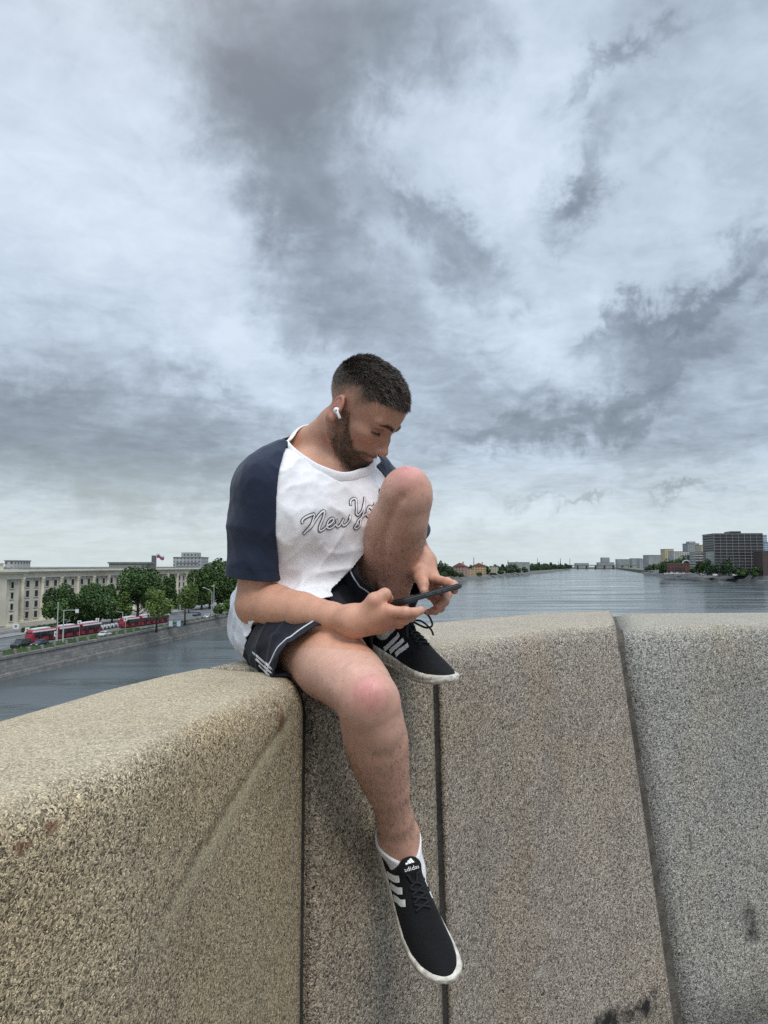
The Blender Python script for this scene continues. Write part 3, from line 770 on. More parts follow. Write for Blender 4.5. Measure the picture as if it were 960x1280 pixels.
def hair_mask(q):
    """density of scalp hair (faded above the ears) and of the beard"""
    s, y, z = np.abs(q[:, 0]), q[:, 1], q[:, 2]
    wob = .004*fbm(q*70, 2, 31)
    # front hairline: across the forehead, dropping at the temples to the sideburn
    yl = np.interp(z, [-.03, .0, .014, .026, .036, .046, .056, .064, .072, .09], [.010, .013, .020, .032, .034, .030, .046, .066, .090, .11])
    front = sstep(.005, -.005, y-yl-wob)
    lowb = np.interp(y, [-.10, -.06, -.03, -.005, .015, .04], [-.052, -.045, -.015, .005, -.012, .0])
    fade = sstep(.0, .085, z-lowb+wob)**1.7
    hm = front*np.clip(fade, 0, 1)
    # beard: sideburn, jaw, chin and moustache
    top = np.interp(y, [-.01, .010, .026, .045, .062, .075, .09, .12], [-.012, -.004, -.030, -.053, -.0665, -.0700, -.0605, -.059])
    bot = np.interp(y, [-.03, .0, .03, .07, .1], [-.058, -.078, -.104, -.124, -.14])
    side = sstep(-.020, -.008, y+wob)*sstep(-.145, -.125, z+.3*(y-.09))*sstep(.080, .068, s)
    b = sstep(.006, -.008, z-top-wob)*sstep(-.006, .008, z-bot+wob)*side
    mouth = np.exp(-(((z+.0735)/.0085)**2+(s/.026)**2)**2)*(y > .08)
    under = np.exp(-((s/.014)**2+((z+.088)/.006)**2))*(y > .08)*.5
    b = b*(1-mouth)*(1-.5*under)
    b = np.where((y > .080) & (z > -.064), b*.55, b)
    up = sstep(-.085, -.05, z)*sstep(.045, .015, y); b = b*(1-.25*up)
    return hm, np.clip(b, 0, 1)
me = mesh_np('body', BV, BF)
set_col(me, 'tone', body_tone(BV))
body = link('body', me, SKIN, man, smooth=True)
print('DBG skin', _time.time()-_t0)
# ------------------------------------------------------------------ clothes
from mathutils.bvhtree import BVHTree
def cut(V, F, s, n, region=None):
    """drop what lies at s>0 and move the ragged edge onto s=0 (n: gradient of s)"""
    if region is not None: s = np.where(region, s, -1.0)
    keep = (s[F] < 0).any(1); F = F[keep]
    used = np.unique(F); mv = used[s[used] > 0]
    V = V.copy(); V[mv] -= np.asarray(n)[None]*s[mv, None]
    return compact(V, F)
def biggest(V, F):
    """keep the largest connected piece"""
    lab = np.arange(len(V))
    while True:
        m = lab[F].min(1); new = lab.copy()
        for k in range(4): np.minimum.at(new, F[:, k], m)
        new = new[new]
        if (new == lab).all(): break
        lab = new
    r = lab[F[:, 0]]; u, c = np.unique(r, return_counts=True)
    return compact(V, F[r == u[np.argmax(c)]])
def compact(V, F):
    used = np.unique(F); mp = np.full(len(V), -1); mp[used] = np.arange(len(used)); return V[used], mp[F]
def split(V, F, s, n):
    """two meshes either side of s=0 sharing a clean seam; s, n per vertex / per vertex"""
    side = (s[F].mean(1) > 0)
    a = np.unique(F[side]); b = np.unique(F[~side]); seam = np.intersect1d(a, b)
    V = V.copy(); V[seam] -= n[seam]*s[seam, None]
    return compact(V, F[side]), compact(V, F[~side])
def relax(V, F, it=2, lock=None, w=.5):
    n = len(V); E = np.concatenate([F[:, [0, 1]], F[:, [1, 2]], F[:, [2, 3]], F[:, [3, 0]]])
    for _ in range(it):
        S = np.zeros_like(V); c = np.zeros(n, np.float32)
        for a, b in ((0, 1), (1, 0)):
            np.add.at(S, E[:, a], V[E[:, b]]); np.add.at(c, E[:, a], 1)
        M = S/np.maximum(c, 1)[:, None]; N = V*(1-w)+M*w
        if lock is not None: N[lock] = V[lock]
        V = N
    return V
def smooth_edge(V, F, it=10, mask=None):
    """irons out the ragged edge of an open mesh"""
    E = np.concatenate([F[:, [0, 1]], F[:, [1, 2]], F[:, [2, 3]], F[:, [3, 0]]]); Es = np.sort(E, 1)
    u, c = np.unique(Es, axis=0, return_counts=True); B = u[c == 1]
    if mask is not None: B = B[mask[B].all(1)]
    V = V.copy()
    for _ in range(it):
        S = np.zeros_like(V); n = np.zeros(len(V), np.float32)
        for a, b in ((0, 1), (1, 0)): np.add.at(S, B[:, a], V[B[:, b]]); np.add.at(n, B[:, a], 1)
        m = n == 2; V[m] = V[m]*.5+S[m]/n[m, None]*.5
    return V
def loops_of(V, F):
    E = {}
    for f in F:
        for i in range(4):
            a, b = int(f[i]), int(f[(i+1) % 4])
            k = (b, a)
            if k in E: del E[k]
            else: E[(a, b)] = 1
    nxt = {}
    for a, b in E: nxt[a] = b
    out = []
    while nxt:
        s = next(iter(nxt)); L = [s]; c = nxt.pop(s)
        while c in nxt: L.append(c); c = nxt.pop(c)
        out.append(V[L])
    return sorted([o for o in out if len(o) > 12], key=lambda o: -len(o))
def smooth_loop(L, it=6):
    for _ in range(it): L = (np.roll(L, 1, 0)+L*2+np.roll(L, -1, 0))/4
    return L
def bvh_of(V, F): return BVHTree.FromPolygons([Vector(map(float, p)) for p in V], [tuple(map(int, f)) for f in F])
def snap(bvh, p, off, up=None):
    r = bvh.find_nearest(Vector(map(float, p)))
    n = np.array(r[1]); return np.array(r[0])+n*off, n
def densify(pts, step):
    pts = np.array(pts, float); out = [pts[0]]
    for a, b in zip(pts[:-1], pts[1:]):
        m = max(1, int(np.linalg.norm(b-a)/step))
        out += [a+(b-a)*(i/m) for i in range(1, m+1)]
    return np.array(out)
def catmull(pts, n=8, closed=False):
    P = np.array(pts, float); out = []
    m = len(P)
    for i in range(m if closed else m-1):
        if closed: a, b, c, d = P[i-1], P[i], P[(i+1) % m], P[(i+2) % m]
        else: a, b, c, d = P[max(i-1, 0)], P[i], P[i+1], P[min(i+2, m-1)]
        for k in range(n):
            t = k/n; out.append(.5*((2*b)+(c-a)*t+(2*a-5*b+4*c-d)*t*t+(3*b-a-3*c+d)*t**3))
    if not closed: out.append(P[-1])
    return np.array(out)
def ribbon(mb, bvh, pts, width, off, cols=4, ends=True):
    """flat strip lying on a surface along a line of points near it"""
    pts = np.array(pts, float); rows = []
    for i, p in enumerate(pts):
        t = unit(pts[min(i+1, len(pts)-1)]-pts[max(i-1, 0)])
        q, n = snap(bvh, p, 0); s = unit(np.cross(n, t))
        w = width(i/(len(pts)-1)) if callable(width) else width
        rows.append([snap(bvh, q+s*w*(k/(cols-1)-.5), off)[0] for k in range(cols)])
    V = [v for r in rows for v in r]
    mb.add(V, [(i*cols+k, i*cols+k+1, (i+1)*cols+k+1, (i+1)*cols+k) for i in range(len(rows)-1) for k in range(cols-1)])
def fabric(name, col, rough=.85, weave=900, bump=.25, var=.08, sheen=.2, fleck=0.0):
    m, t, b = material(name)
    tc = t.new('ShaderNodeTexCoord').outputs['Object']
    n = t.noise(tc, 14, 4).outputs['Fac']; f = t.noise(tc, weave, 2, .7).outputs['Fac']
    k = t.math('ADD', t.maprange(n, .3, .7, 1-var, 1+var), t.maprange(f, .3, .7, -.10-fleck, .10+fleck))
    c = t.new('ShaderNodeVectorMath', {0: tuple(col), 'Scale': k}, operation='SCALE').outputs[0]
    t.l.new(c, b.inputs['Base Color']); b.inputs['Roughness'].default_value = rough
    b.inputs['Specular IOR Level'].default_value = .25; b.inputs['Sheen Weight'].default_value = sheen
    bp = t.new('ShaderNodeBump', {'Strength': bump, 'Distance': .0015, 'Height': t.math('ADD', f, t.math('MULTIPLY', t.noise(tc, 75, 5, .6, .8).outputs['Fac'], 1.6))})
    t.l.new(bp.outputs[0], b.inputs['Normal'])
    return m
WHITE_F = fabric('white_jersey', (.80, .785, .795)); NAVY_F = fabric('navy_jersey', (.0135, .0195, .040), sheen=.18, var=.2, fleck=.1)
BLACK_F = fabric('navy_shorts_cloth', (.0095, .0105, .0165), rough=.8, sheen=.08, var=.25)
PIPE_F = simple('white_piping', (.66, .66, .68), .7); INK = simple('ink_print', (.014, .015, .02), .7); PRINT_W = simple('white_print', (.80, .79, .80), .75)

def ridged(P, M, f, seed):
    """creases: ridged noise stretched along an axis. M rows: across, across, along"""
    q = P@np.asarray(M, np.float32).T
    w = fbm(P*9, 2, seed+50)[:, None]*.25
    n = noise3(q*np.array((f, f, f*.16), np.float32)+w, seed)
    return (1-np.abs(n))**3
SLV_R = [SH_R+np.array((.045, .035, .030)), at(334, 609, 1.412), at(326, 657, 1.418), at(318, 735, 1.428)]
SLV_L = [SH_L+np.array((-.05, -.04, .02)), SH_L+(ELB_L-SH_L)*.15, SH_L+(ELB_L-SH_L)*.75]
A_T = np.stack([TRT, TFW, TAX]).astype(np.float32)
_A, _M, _F = at(365, 541, 1.50), at(400, 579, 1.445), at(456, 595, 1.470)
NC = (_A+_F)/2; NFR = unit(_F-NC); NN = unit(np.cross(_M-_A, _F-_A)); NN = NN if NN[2] > 0 else -NN
NC = NC+np.cross(NN, NFR)*(.012 if np.cross(NN, NFR)[1] > 0 else -.012)
def hem_z(q):
    return np.interp(q[:, 1], [-.08, .025, .07, .10, .16], [-.213, -.204, -.150, -.088, -.065])+np.clip(.130-q[:, 0], 0, .16)*np.interp(q[:, 1], [.03, .11], [0, .80])+.004*np.sin(q[:, 0]*60)
def shirt_sdf(P, folds=True, sleeves=True):
    P = np.asarray(P, np.float32)
    d = torso_sdf(P)-.013
    d = smin(d, s_ell(P, PELV-TFW*.022+TRT*.012-np.array((0, 0, .012)), (.165, .128, .105), A_T), .04)      # bloused over the seat
    d = smin(d, s_ell(P, (PELV+CHEST)/2+TFW*.035-TAX*.01, (.148, .108, .12), A_T), .05)
    d = smin(d, s_cone(P, CHEST+TFW*.075+TAX*.02-TRT*.02, PELV+TFW*.135+TAX*.075-TRT*.02, .05, .04), .06)       # hangs off the chest into the lap
    lap = s_ell(P, PELV+TFW*.005-np.array((0, 0, .008)), (.172, .122, .105), A_T)
    lap = smin(lap, smin(s_cone(P, HIP_R, HIP_R+(KNEE_R-HIP_R)*.35, .100, .096), s_cone(P, HIP_L, HIP_L+(KNEE_L-HIP_L)*.35, .094, .090), .03), .04)
    d = smin(d, lap-.012, .03)
    sl = s_chain(P, SLV_R, [.060, .0625, .0605, .0545], .012)
    if sleeves:
        d = smin(d, sl, .022)
        d = smin(d, s_chain(P, SLV_L, [.060, .062, .060], .012), .022)
    col = s_cone(P, NC-NN*.06, NC+NN*.05, .102, .072); d = smin(d, col, .03)
    if folds:
        q = (P-CHEST.astype(np.float32))@A_T.T
        tors = sstep(.0, .02, sl) if sleeves else np.ones(len(P), np.float32)
        # pulled diagonals from the armpit, slack across the belly
        a1 = unit((.55, .35, .75)); a1 = np.stack([unit(np.cross(a1, (0, 1, 0))), unit(np.cross(a1, np.cross(a1, (0, 1, 0)))), a1])
        f1 = ridged(q, a1, 26, 3); f2 = ridged(q, np.stack([(0, 0, 1), (0, 1, 0), unit((1, 0, .25))]), 30, 8)
        a3 = unit((-.5, .3, .8)); a3 = np.stack([unit(np.cross(a3, (0, 1, 0))), unit(np.cross(a3, np.cross(a3, (0, 1, 0)))), a3])
        f3 = ridged(q, a3, 34, 21)
        low = sstep(.06, -.12, q[:, 2])
        d = d-tors*(.0040*f1*(1-.3*low)+.0080*f2*low+.0022*f3+.0008*fbm(q*20, 2, 77)+.0006*ridged(q, a3, 62, 23)*(1-.5*low)+.0007*ridged(q, a1, 58, 29))
        ua = unit(SLV_R[3]-SLV_R[1])
        g1 = ridged(P, np.stack([np.cross(unit(np.cross(ua, (1, 0, 0))), ua), ua, unit(np.cross(ua, (1, 0, 0)))]), 20, 14)
        b1 = unit(ua+np.array((.7, -.3, 0))); g2 = ridged(P, np.stack([unit(np.cross(b1, (0, 1, 0))), (0, 1, 0), b1]), 24, 44)
        d = d-(1-tors)*(.0028*g1+.0040*g2+.0011*ridged(P, np.stack([unit(np.cross(b1, (0, 1, 0))), (0, 1, 0), b1]), 52, 45))
    return d
_lo = np.minimum(np.minimum(SH_R, PELV)-.22, NECK-.2); 
SV, SF = net(lambda P: shirt_sdf(P, True, False), (-.41, 1.22, -.25), (.12, 1.90, .33), .0030)
ax = unit(SLV_R[3]-SLV_R[2]); hemR = at(319, 722, 1.426)
# hem: over the seat behind, lying in the lap in front
q = (SV-PELV)@A_T.T
hz = hem_z(q)
s = hz-SV[:, 2]
SV, SF = cut(SV, SF, s, np.array((0, 0, -1.0)))
# neck hole
SV, SF = cut(SV, SF, (SV-NC)@NN-.008, NN, np.linalg.norm((SV-NC)-((SV-NC)@NN)[:, None]*NN[None], axis=1) < .118)
q = SV-NC; axl_ = q@NN; rd = q-axl_[:, None]*NN[None]; rl = np.linalg.norm(rd, axis=1)+1e-9; rdn = rd/rl[:, None]
s = np.where(axl_ > -.075, .0845-rl, -1.0)
keep = (s[SF] < 0).any(1); SF = SF[keep]; mv = np.unique(SF); mv = mv[s[mv] > 0]; SV = SV.copy(); SV[mv] += rdn[mv]*s[mv, None]
SV, SF = compact(SV, SF)
nc, nn = NC, NN
SV, SF = biggest(SV, SF)
SV = smooth_edge(SV, SF, 14)
SV = relax(SV, SF, 1, None, .4)
loops = loops_of(SV, SF)
print('DBG shirt', len(SV), [len(l) for l in loops], [tuple(np.round(l.mean(0), 2)) for l in loops])
neck_loop = min(loops, key=lambda l: np.linalg.norm(l.mean(0)-nc))
# raglan sleeves: from the collar to the armpit on each side, sewn over the body of the shirt
rr_a, rr_b, rr_c = at(371, 543, 1.46), at(350, 612, 1.36), at(353, 690, 1.40)
nr = unit(np.cross(rr_b-rr_a, rr_c-rr_a)); nr = -nr if nr@TRT < 0 else nr
ll_b = at(478, 596, 1.52); nl = unit(-TRT*.80+TAX*.42+TFW*.1)
axl = unit(SLV_L[2]-SLV_L[1]); hl = SLV_L[1]+(SLV_L[2]-SLV_L[1])*.85
V0, F0 = net(lambda P: shirt_sdf(P)-.0016, (-.41, 1.22, -.12), (.16, 1.90, .33), .0030)
q0 = V0-NC; a0 = q0@NN; r0v = q0-a0[:, None]*NN[None]; r0l = np.linalg.norm(r0v, axis=1)+1e-9
V0, F0 = cut(V0, F0, a0-.008, NN, r0l < .118)
q0 = V0-NC; a0 = q0@NN; r0v = q0-a0[:, None]*NN[None]; r0l = np.linalg.norm(r0v, axis=1)+1e-9
s0 = np.where(a0 > -.075, .0855-r0l, -1.0); keep = (s0[F0] < 0).any(1); F0 = F0[keep]; V0, F0 = compact(V0, F0)
def sleeve_of(chain, rad, plane_p, plane_n, hem_p, hem_n):
    V, F = cut(V0, F0, -(V0-plane_p)@plane_n, -plane_n)
    V, F = cut(V, F, (V-hem_p)@hem_n, hem_n, np.linalg.norm(V-hem_p, axis=1) < .16)
    sl_, dt = s_chain(V, chain, rad, .012), shirt_sdf(V, False, False)
    drop = sl_ > dt+.012+.14*sstep(-.06, .10, (V-CHEST)@TAX); keep = ~drop[F].any(1); V, F = compact(V, F[keep])
    V, F = biggest(V, F); V = smooth_edge(V, F, 8); return relax(V, F, 1, None, .4), F
RV, RF = sleeve_of(SLV_R, [.060, .0625, .0605, .0545], rr_b, nr, hemR, ax)
LV, LF = sleeve_of(SLV_L, [.060, .062, .060], ll_b, nl, hl, axl)
TV, TF = SV, SF
def cloth_obj(name, V, F, mat, parent, thick=.0022):
    me = mesh_np(name, V, F); o = link(name, me, mat, parent, smooth=True)
    md = o.modifiers.new('thickness', 'SOLIDIFY'); md.thickness = thick; md.offset = -1
    return o
shirt = cloth_obj('t_shirt', TV, TF, WHITE_F, man)
cloth_obj('sleeve', RV, RF, NAVY_F, shirt); cloth_obj('sleeve', LV, LF, NAVY_F, shirt)
bv_shirt = bvh_of(SV, SF)
# ribbed collar
NL = smooth_loop(neck_loop, 10); NL = NL[::3]
def band(mb, L, nrm, w, th, n=10):
    """flat rounded band standing along a closed loop"""
    rings = []; m = len(L); c = L.mean(0)
    for i in range(m):
        t = unit(L[(i+1) % m]-L[i-1]); out = L[i]-c; out = unit(out-t*(out@t)); up = unit(nrm*.85-out*.45); out = unit(np.cross(t, up)); out = out if out@(L[i]-c) > 0 else -out
        rings.append([L[i]+up*(w*.5*math.cos(a)+w*.25)+out*th*.5*math.sin(a) for a in np.linspace(0, 2*math.pi, n, endpoint=False)])
    rings.append(rings[0]); mb.ring_loft(rings, cap=False)
mb = MB(); band(mb, NL, nn, .023, .0058); collar = mb.build('collar', WHITE_F, shirt, smooth=True)
# doubled hem round the sleeve end
mb = MB()
bv_r = bvh_of(RV, RF)
for L in loops_of(RV, RF):
    sel_ = np.abs((L-hemR)@ax) < .004
    if sel_.sum() < 40: continue
    P_ = [p for p, q in zip(L, sel_) if q]; k0 = 0
    gaps = [i for i in range(len(P_)) if np.linalg.norm(P_[i]-P_[i-1]) > .012]
    if gaps: P_ = P_[gaps[-1]:]+P_[:gaps[-1]]
    P_ = np.array(P_)[::2]; ribbon(mb, bv_r, P_-ax*.011, .020, .0016, cols=5)
if mb.v: mb.build('sleeve_hem', NAVY_F, shirt, smooth=True, fix=False)
# ------------------------------------------------------------------ script lettering on the chest
GL = {  # strokes in letter units: x to the right, y up, x-height about 1
 'N': [[(-.55, .85), (-.62, 1.15), (-.35, 1.55), (.05, 1.75), (.22, 1.62), (.12, 1.1), (-.12, .3), (-.32, -.35)], [(-.32, -.35), (.0, .4), (.45, 1.3), (.82, 1.85), (1.02, 1.9), (1.02, 1.55), (.85, .8), (.74, .25), (.85, -.05), (1.15, -.02), (1.45, .25)]],
 'e': [[(0, .3), (.35, .45), (.62, .75), (.55, 1.0), (.3, .98), (.08, .65), (.06, .25), (.28, .0), (.6, .05), (.95, .35)]],
 'w': [[(0, .85), (.1, .5), (.1, .15), (.3, .0), (.52, .25), (.68, .75), (.64, .3), (.78, .02), (1.0, .1), (1.22, .5), (1.3, .95), (1.18, .75), (1.35, .62)]],
 'Y': [[(-.35, 1.35), (-.3, 1.75), (.02, 1.95), (.18, 1.75), (.12, 1.1), (.12, .55), (.35, .35), (.7, .75), (1.0, 1.5), (1.12, 1.9)], [(1.12, 1.9), (.95, 1.0), (.72, .0), (.5, -.75), (.22, -1.0), (.05, -.75), (.3, -.3), (.75, .05), (1.15, .35)]],
 'o': [[(.55, .85), (.25, .8), (.05, .4), (.18, .05), (.48, .02), (.72, .35), (.68, .75), (.5, .88), (.55, .7), (.85, .72), (1.05, .85)]],
 'r': [[(0, .7), (.2, .95), (.3, .72), (.55, .75), (.45, .3), (.5, .02), (.75, .05), (1.0, .3)]],
 'k': [[(0, .3), (.35, 1.1), (.5, 1.8), (.35, 1.9), (.22, 1.3), (.12, .5), (.08, .0)], [(.08, .0), (.25, .55), (.55, .8), (.6, .55), (.25, .42), (.5, .2), (.75, .0), (1.0, .2)]]}
T0, T1 = at(381, 661, 1.36), at(466, 651.5, 1.43)
tx = unit(T1-T0); tn = TFW; ty = unit(np.cross(tn, tx)); ty = ty if ty[2] > 0 else -ty
def letters(text, x0, y0, sc, slant=.30):
    out = []; x = x0
    adv = {'N': 1.42, 'e': .92, 'w': 1.75, 'Y': 1.12, 'o': 1.0, 'r': .98, 'k': 1.1}
    for ch in text:
        if ch == ' ': x += .25*sc; continue
        for st in GL[ch]:
            c = catmull(st, 7); out.append([(x+(p[0]+slant*p[1]*.6)*sc*1.08, y0+p[1]*sc*.78) for p in c])
        x += adv[ch]*sc*1.08
    return out
mbk, mbw = MB(), MB()
LS = np.linalg.norm(T1-T0)/6.3
def project(u, v):
    o = T0+tx*u+ty*v+tn*.25
    r = bv_shirt.ray_cast(Vector(map(float, o)), Vector(map(float, -tn)))
    return np.array(r[0]) if r[0] is not None else None
for st in letters('New', .004, -.003, LS)+letters('York', 4.75*LS, .0065, LS*1.04):
    P3 = [project(*p) for p in st]; P3 = [p for p in P3 if p is not None]
    if len(P3) < 4: continue
    P3 = densify(P3, .0012)
    ribbon(mbk, bv_shirt, P3, .0068, .0012); ribbon(mbw, bv_shirt, P3[1:-1], .0034, .0019)
mbk.build('lettering', INK, shirt, fix=False); mbw.build('lettering_fill', PRINT_W, shirt, fix=False)
print('DBG tee', _time.time()-_t0)

# ------------------------------------------------------------------ shorts
uR, uL = unit(KNEE_R-HIP_R), unit(KNEE_L-HIP_L)
E_R, E_L = HIP_R+(KNEE_R-HIP_R)*.74, HIP_L+(KNEE_L-HIP_L)*.80
def shorts_sdf(P):
    P = np.asarray(P, np.float32)
    d = s_ell(P, PELV+TFW*.005-np.array((0, 0, .008)), (.172, .122, .105), A_T)
    d = smin(d, s_cone(P, PELV+TFW*.04, PELV+TAX*.13+TFW*.05, .105, .098), .05)
    lr = s_chain(P, [HIP_R, HIP_R+(KNEE_R-HIP_R)*.3, E_R], [.100, .096, .088], .04)
    lr = smin(lr, s_cone(P, HIP_R+SIDE_R*.03-np.array((0, 0, .01)), E_R+SIDE_R*.022-np.array((0, 0, .018)), .082, .072), .03)
    ll = s_chain(P, [HIP_L, HIP_L+(KNEE_L-HIP_L)*.3, E_L], [.094, .092, .088], .04)
    ll = smin(ll, s_cone(P, HIP_L-np.array((0, .0, .0)), E_L-np.array((.0, -.01, .032)), .080, .066), .03)
    d = smin(d, smin(lr, ll, .02), .04)
    q = P
    f = ridged(q, np.stack([uR, unit(np.cross(uR, (0, 0, 1))), unit(np.cross(uR, np.cross(uR, (0, 0, 1))))]), 24, 61)
    g = ridged(q, np.stack([unit(np.cross(uL, (1, 0, 0))), unit(np.cross(uL, np.cross(uL, (1, 0, 0)))), uL]), 22, 66)
    d = d-(.0055*f+.0045*g+.003*fbm(P*20, 3, 70))
    hz = hem_z((P-PELV.astype(np.float32))@A_T.T)
    m = P[:, 2] > hz-.05
    if m.any(): d[m] = np.maximum(d[m], shirt_sdf(P[m], False)+.007-np.clip((hz-P[:, 2])[m]/.05, 0, 1)*.06)
    return np.maximum(d, TOP_Z+.001-P[:, 2])
OV, OF = net(shorts_sdf, (-.43, 1.26, -.23), (.14, 1.90, .12), .0030)
HEM_R = HIP_R+(KNEE_R-HIP_R)*.59; nR = unit(uR+np.array((-.05, 0, -.38)))
HEM_L = HIP_L+(KNEE_L-HIP_L)*.50; nL = unit(uL+np.array((.85, 0, 0)))
legR = seg_dist(OV, HIP_R, KNEE_R)[0] < seg_dist(OV, HIP_L, KNEE_L)[0]
OV, OF = cut(OV, OF, (OV-HEM_R)@nR, nR, legR)
legR = seg_dist(OV, HIP_R, KNEE_R)[0] < seg_dist(OV, HIP_L, KNEE_L)[0]
OV, OF = cut(OV, OF, (OV-HEM_L)@nL, nL, ~legR)
OV, OF = biggest(OV, OF)
OV = smooth_edge(OV, OF, 8)
OV = relax(OV, OF, 1, None, .4)
shorts = cloth_obj('shorts', OV, OF, BLACK_F, man, .0025)
bv_shorts = bvh_of(OV, OF)
# white piping a little above each hem, three stripes down the outer side
mb = MB()
for c, n, wh in ((HEM_R, nR, 0), (HEM_L, nL, 1)):
    legR = seg_dist(OV, HIP_R, KNEE_R)[0] < seg_dist(OV, HIP_L, KNEE_L)[0]
    V2, F2 = cut(OV, OF, (OV-(c-n*.017))@n, n, legR if wh == 0 else ~legR)
    for L in loops_of(V2, F2):
        if (np.abs((L-(c-n*.017))@n) < .004).mean() > .8 and len(L) > 60:
            L = smooth_loop(L, 6)[::3]; L = np.array([snap(bv_shorts, p, .0006)[0] for p in L])
            m = len(L); rings = []
            for i in range(m):
                t = unit(L[(i+1) % m]-L[i-1]); _, nq = snap(bv_shorts, L[i], 0); sd = unit(np.cross(nq, t))
                rings.append([L[i]+sd*.0022*math.cos(a)+nq*.0010*math.sin(a) for a in np.linspace(0, 2*math.pi, 6, endpoint=False)])
            rings.append(rings[0]); mb.ring_loft(rings, cap=False)
mb.build('piping', PIPE_F, shorts, smooth=True)
mb = MB()
for k in range(3):
    pts = [at(316+k*4.0, 815+k*8, 1.50), at(330+k*3, 827+k*8, 1.48), at(346+k*1, 841+k*6.0, 1.46)]
    L = []
    for p in densify(pts, .004):
        dr = unit(p); r = bv_shorts.ray_cast(Vector((0, 0, 0)), Vector(map(float, dr)))
        if r[0] is not None: L.append(np.array(r[0]))
    if len(L) > 2: ribbon(mb, bv_shorts, L, .0050, .0014)
if mb.v: mb.build('side_stripes', PIPE_F, shorts, fix=False)
print('DBG shorts', _time.time()-_t0)

# ------------------------------------------------------------------ hair of the head, beard, leg hair: fine tapered blades
def blades(name, base, nrm, direc, length, width, mat, parent, col=None, curl=.3):
    base, nrm, direc = [np.asarray(a, np.float32) for a in (base, nrm, direc)]
    N = len(base); L = np.asarray(length, np.float32)[:, None]
    d = direc/(np.linalg.norm(direc, axis=1, keepdims=True)+1e-9)
    d2 = d*(1-curl)+curl*(d-nrm*(np.einsum('ij,ij->i', d, nrm)[:, None])); d2 /= np.linalg.norm(d2, axis=1, keepdims=True)+1e-9
    r = rng.normal(size=(N, 3)).astype(np.float32); s = np.cross(d, r); s /= np.linalg.norm(s, axis=1, keepdims=True)+1e-9
    w = np.asarray(width, np.float32)*.5
    p1 = base+d*L*.5; p2 = p1+d2*L*.5
    b0 = base-nrm*.0006
    V = np.stack([b0-s*w, b0+s*w, p1-s*w*.8, p1+s*w*.8, p2], 1).reshape(-1, 3)
    i = np.arange(N)[:, None]*5
    me = mesh_np(name, V, i+np.array((0, 1, 3, 2)), i+np.array((2, 3, 4)))
    if col is not None: set_col(me, 'tone', np.repeat(np.asarray(col, np.float32), 5, 0))
    return link(name, me, mat, parent)
def hair_material():
    m, t, b = material('hair')
    at_ = t.new('ShaderNodeAttribute', attribute_name='tone').outputs['Color']
    t.l.new(at_, b.inputs['Base Color']); b.inputs['Roughness'].default_value = .42; b.inputs['Specular IOR Level'].default_value = .35
    return m
HAIRM = hair_material()
Q = to_head(BV); hd_ = np.linalg.norm(Q*(1, 1, .8), axis=1)
sel = np.where(hd_ < .16)[0]; Pv, Qv = BV[sel], Q[sel]
Nv = grad(head_sdf, Pv)
hm, bmk = hair_mask(Qv)
up_, fw_ = HU.astype(np.float32), HF.astype(np.float32)
def pick(w, per): 
    k = rng.poisson(np.clip(w, 0, 3)*per); I = np.repeat(np.arange(len(w)), k); return I
I = pick(np.where(hm > .12, hm, 0), 2.3)
p = Pv[I]+rng.normal(size=(len(I), 3))*.0012; n = Nv[I]; q = Qv[I]
top = sstep(.040, .082, q[:, 2]+.25*np.abs(q[:, 1])*(q[:, 1] > 0)); 
clump = fbm(q*np.array((150, 42, 60)), 2, 3)
comb = fw_[None]*1.0+HR.astype(np.float32)[None]*(q[:, :1]*-2.0)+rng.normal(size=p.shape)*.12+clump[:, None]*HR.astype(np.float32)[None]*.35
comb = comb*top[:, None]+(1-top[:, None])*(-up_[None]*.7+fw_[None]*.15+rng.normal(size=p.shape)*.2)
comb = comb-n*np.einsum('ij,ij->i', comb, n)[:, None]; comb /= np.linalg.norm(comb, axis=1, keepdims=True)+1e-9
lift = .30+.22*(clump > 0)
dr = comb*(1-lift[:, None]*.6)+n*(lift+.15*(1-top))[:, None]
Lh = (.0014+.0026*sstep(.0, .06, q[:, 2]))*(1-top)+top*(.0085+.005*rng.random(len(I))+.004*clump)
tone = np.array((.060, .045, .035))[None]*(1+.55*rng.random((len(I), 1)))*(1+.5*clump[:, None]*top[:, None])
hair = blades('hair', p, n, dr, Lh, np.where(top > .4, .00085, .00040)[:, None], HAIRM, man, np.clip(tone, .006, .1))
I = pick(np.where(bmk > .15, bmk, 0), 1.7)
p = Pv[I]+rng.normal(size=(len(I), 3))*.0012; n = Nv[I]
dr = n*.55-up_[None]*.55+fw_[None]*.25+rng.normal(size=p.shape)*.28
blades('beard', p, n, dr, .0030+.0030*rng.random(len(I)), .00042, HAIRM, man, np.array((.048, .031, .022))[None]*(1+.5*rng.random((len(I), 1))))
for sg in (-1, 1):
  bw = brow_mask(Qv)*(Qv[:, 0]*sg > 0); I = pick(np.where(bw > .25, bw, 0), 3.0)
  p = Pv[I]+rng.normal(size=(len(I), 3))*.0009; n = Nv[I]
  dr = n*.30+up_[None]*.15+HR.astype(np.float32)[None]*(np.sign(Qv[I][:, :1])*.8)+rng.normal(size=p.shape)*.15
  blades('eyebrow', p, n, dr, .0040+.002*rng.random(len(I)), .00050, HAIRM, man, np.array((.022, .016, .013))[None]*(1+.4*rng.random((len(I), 1))))
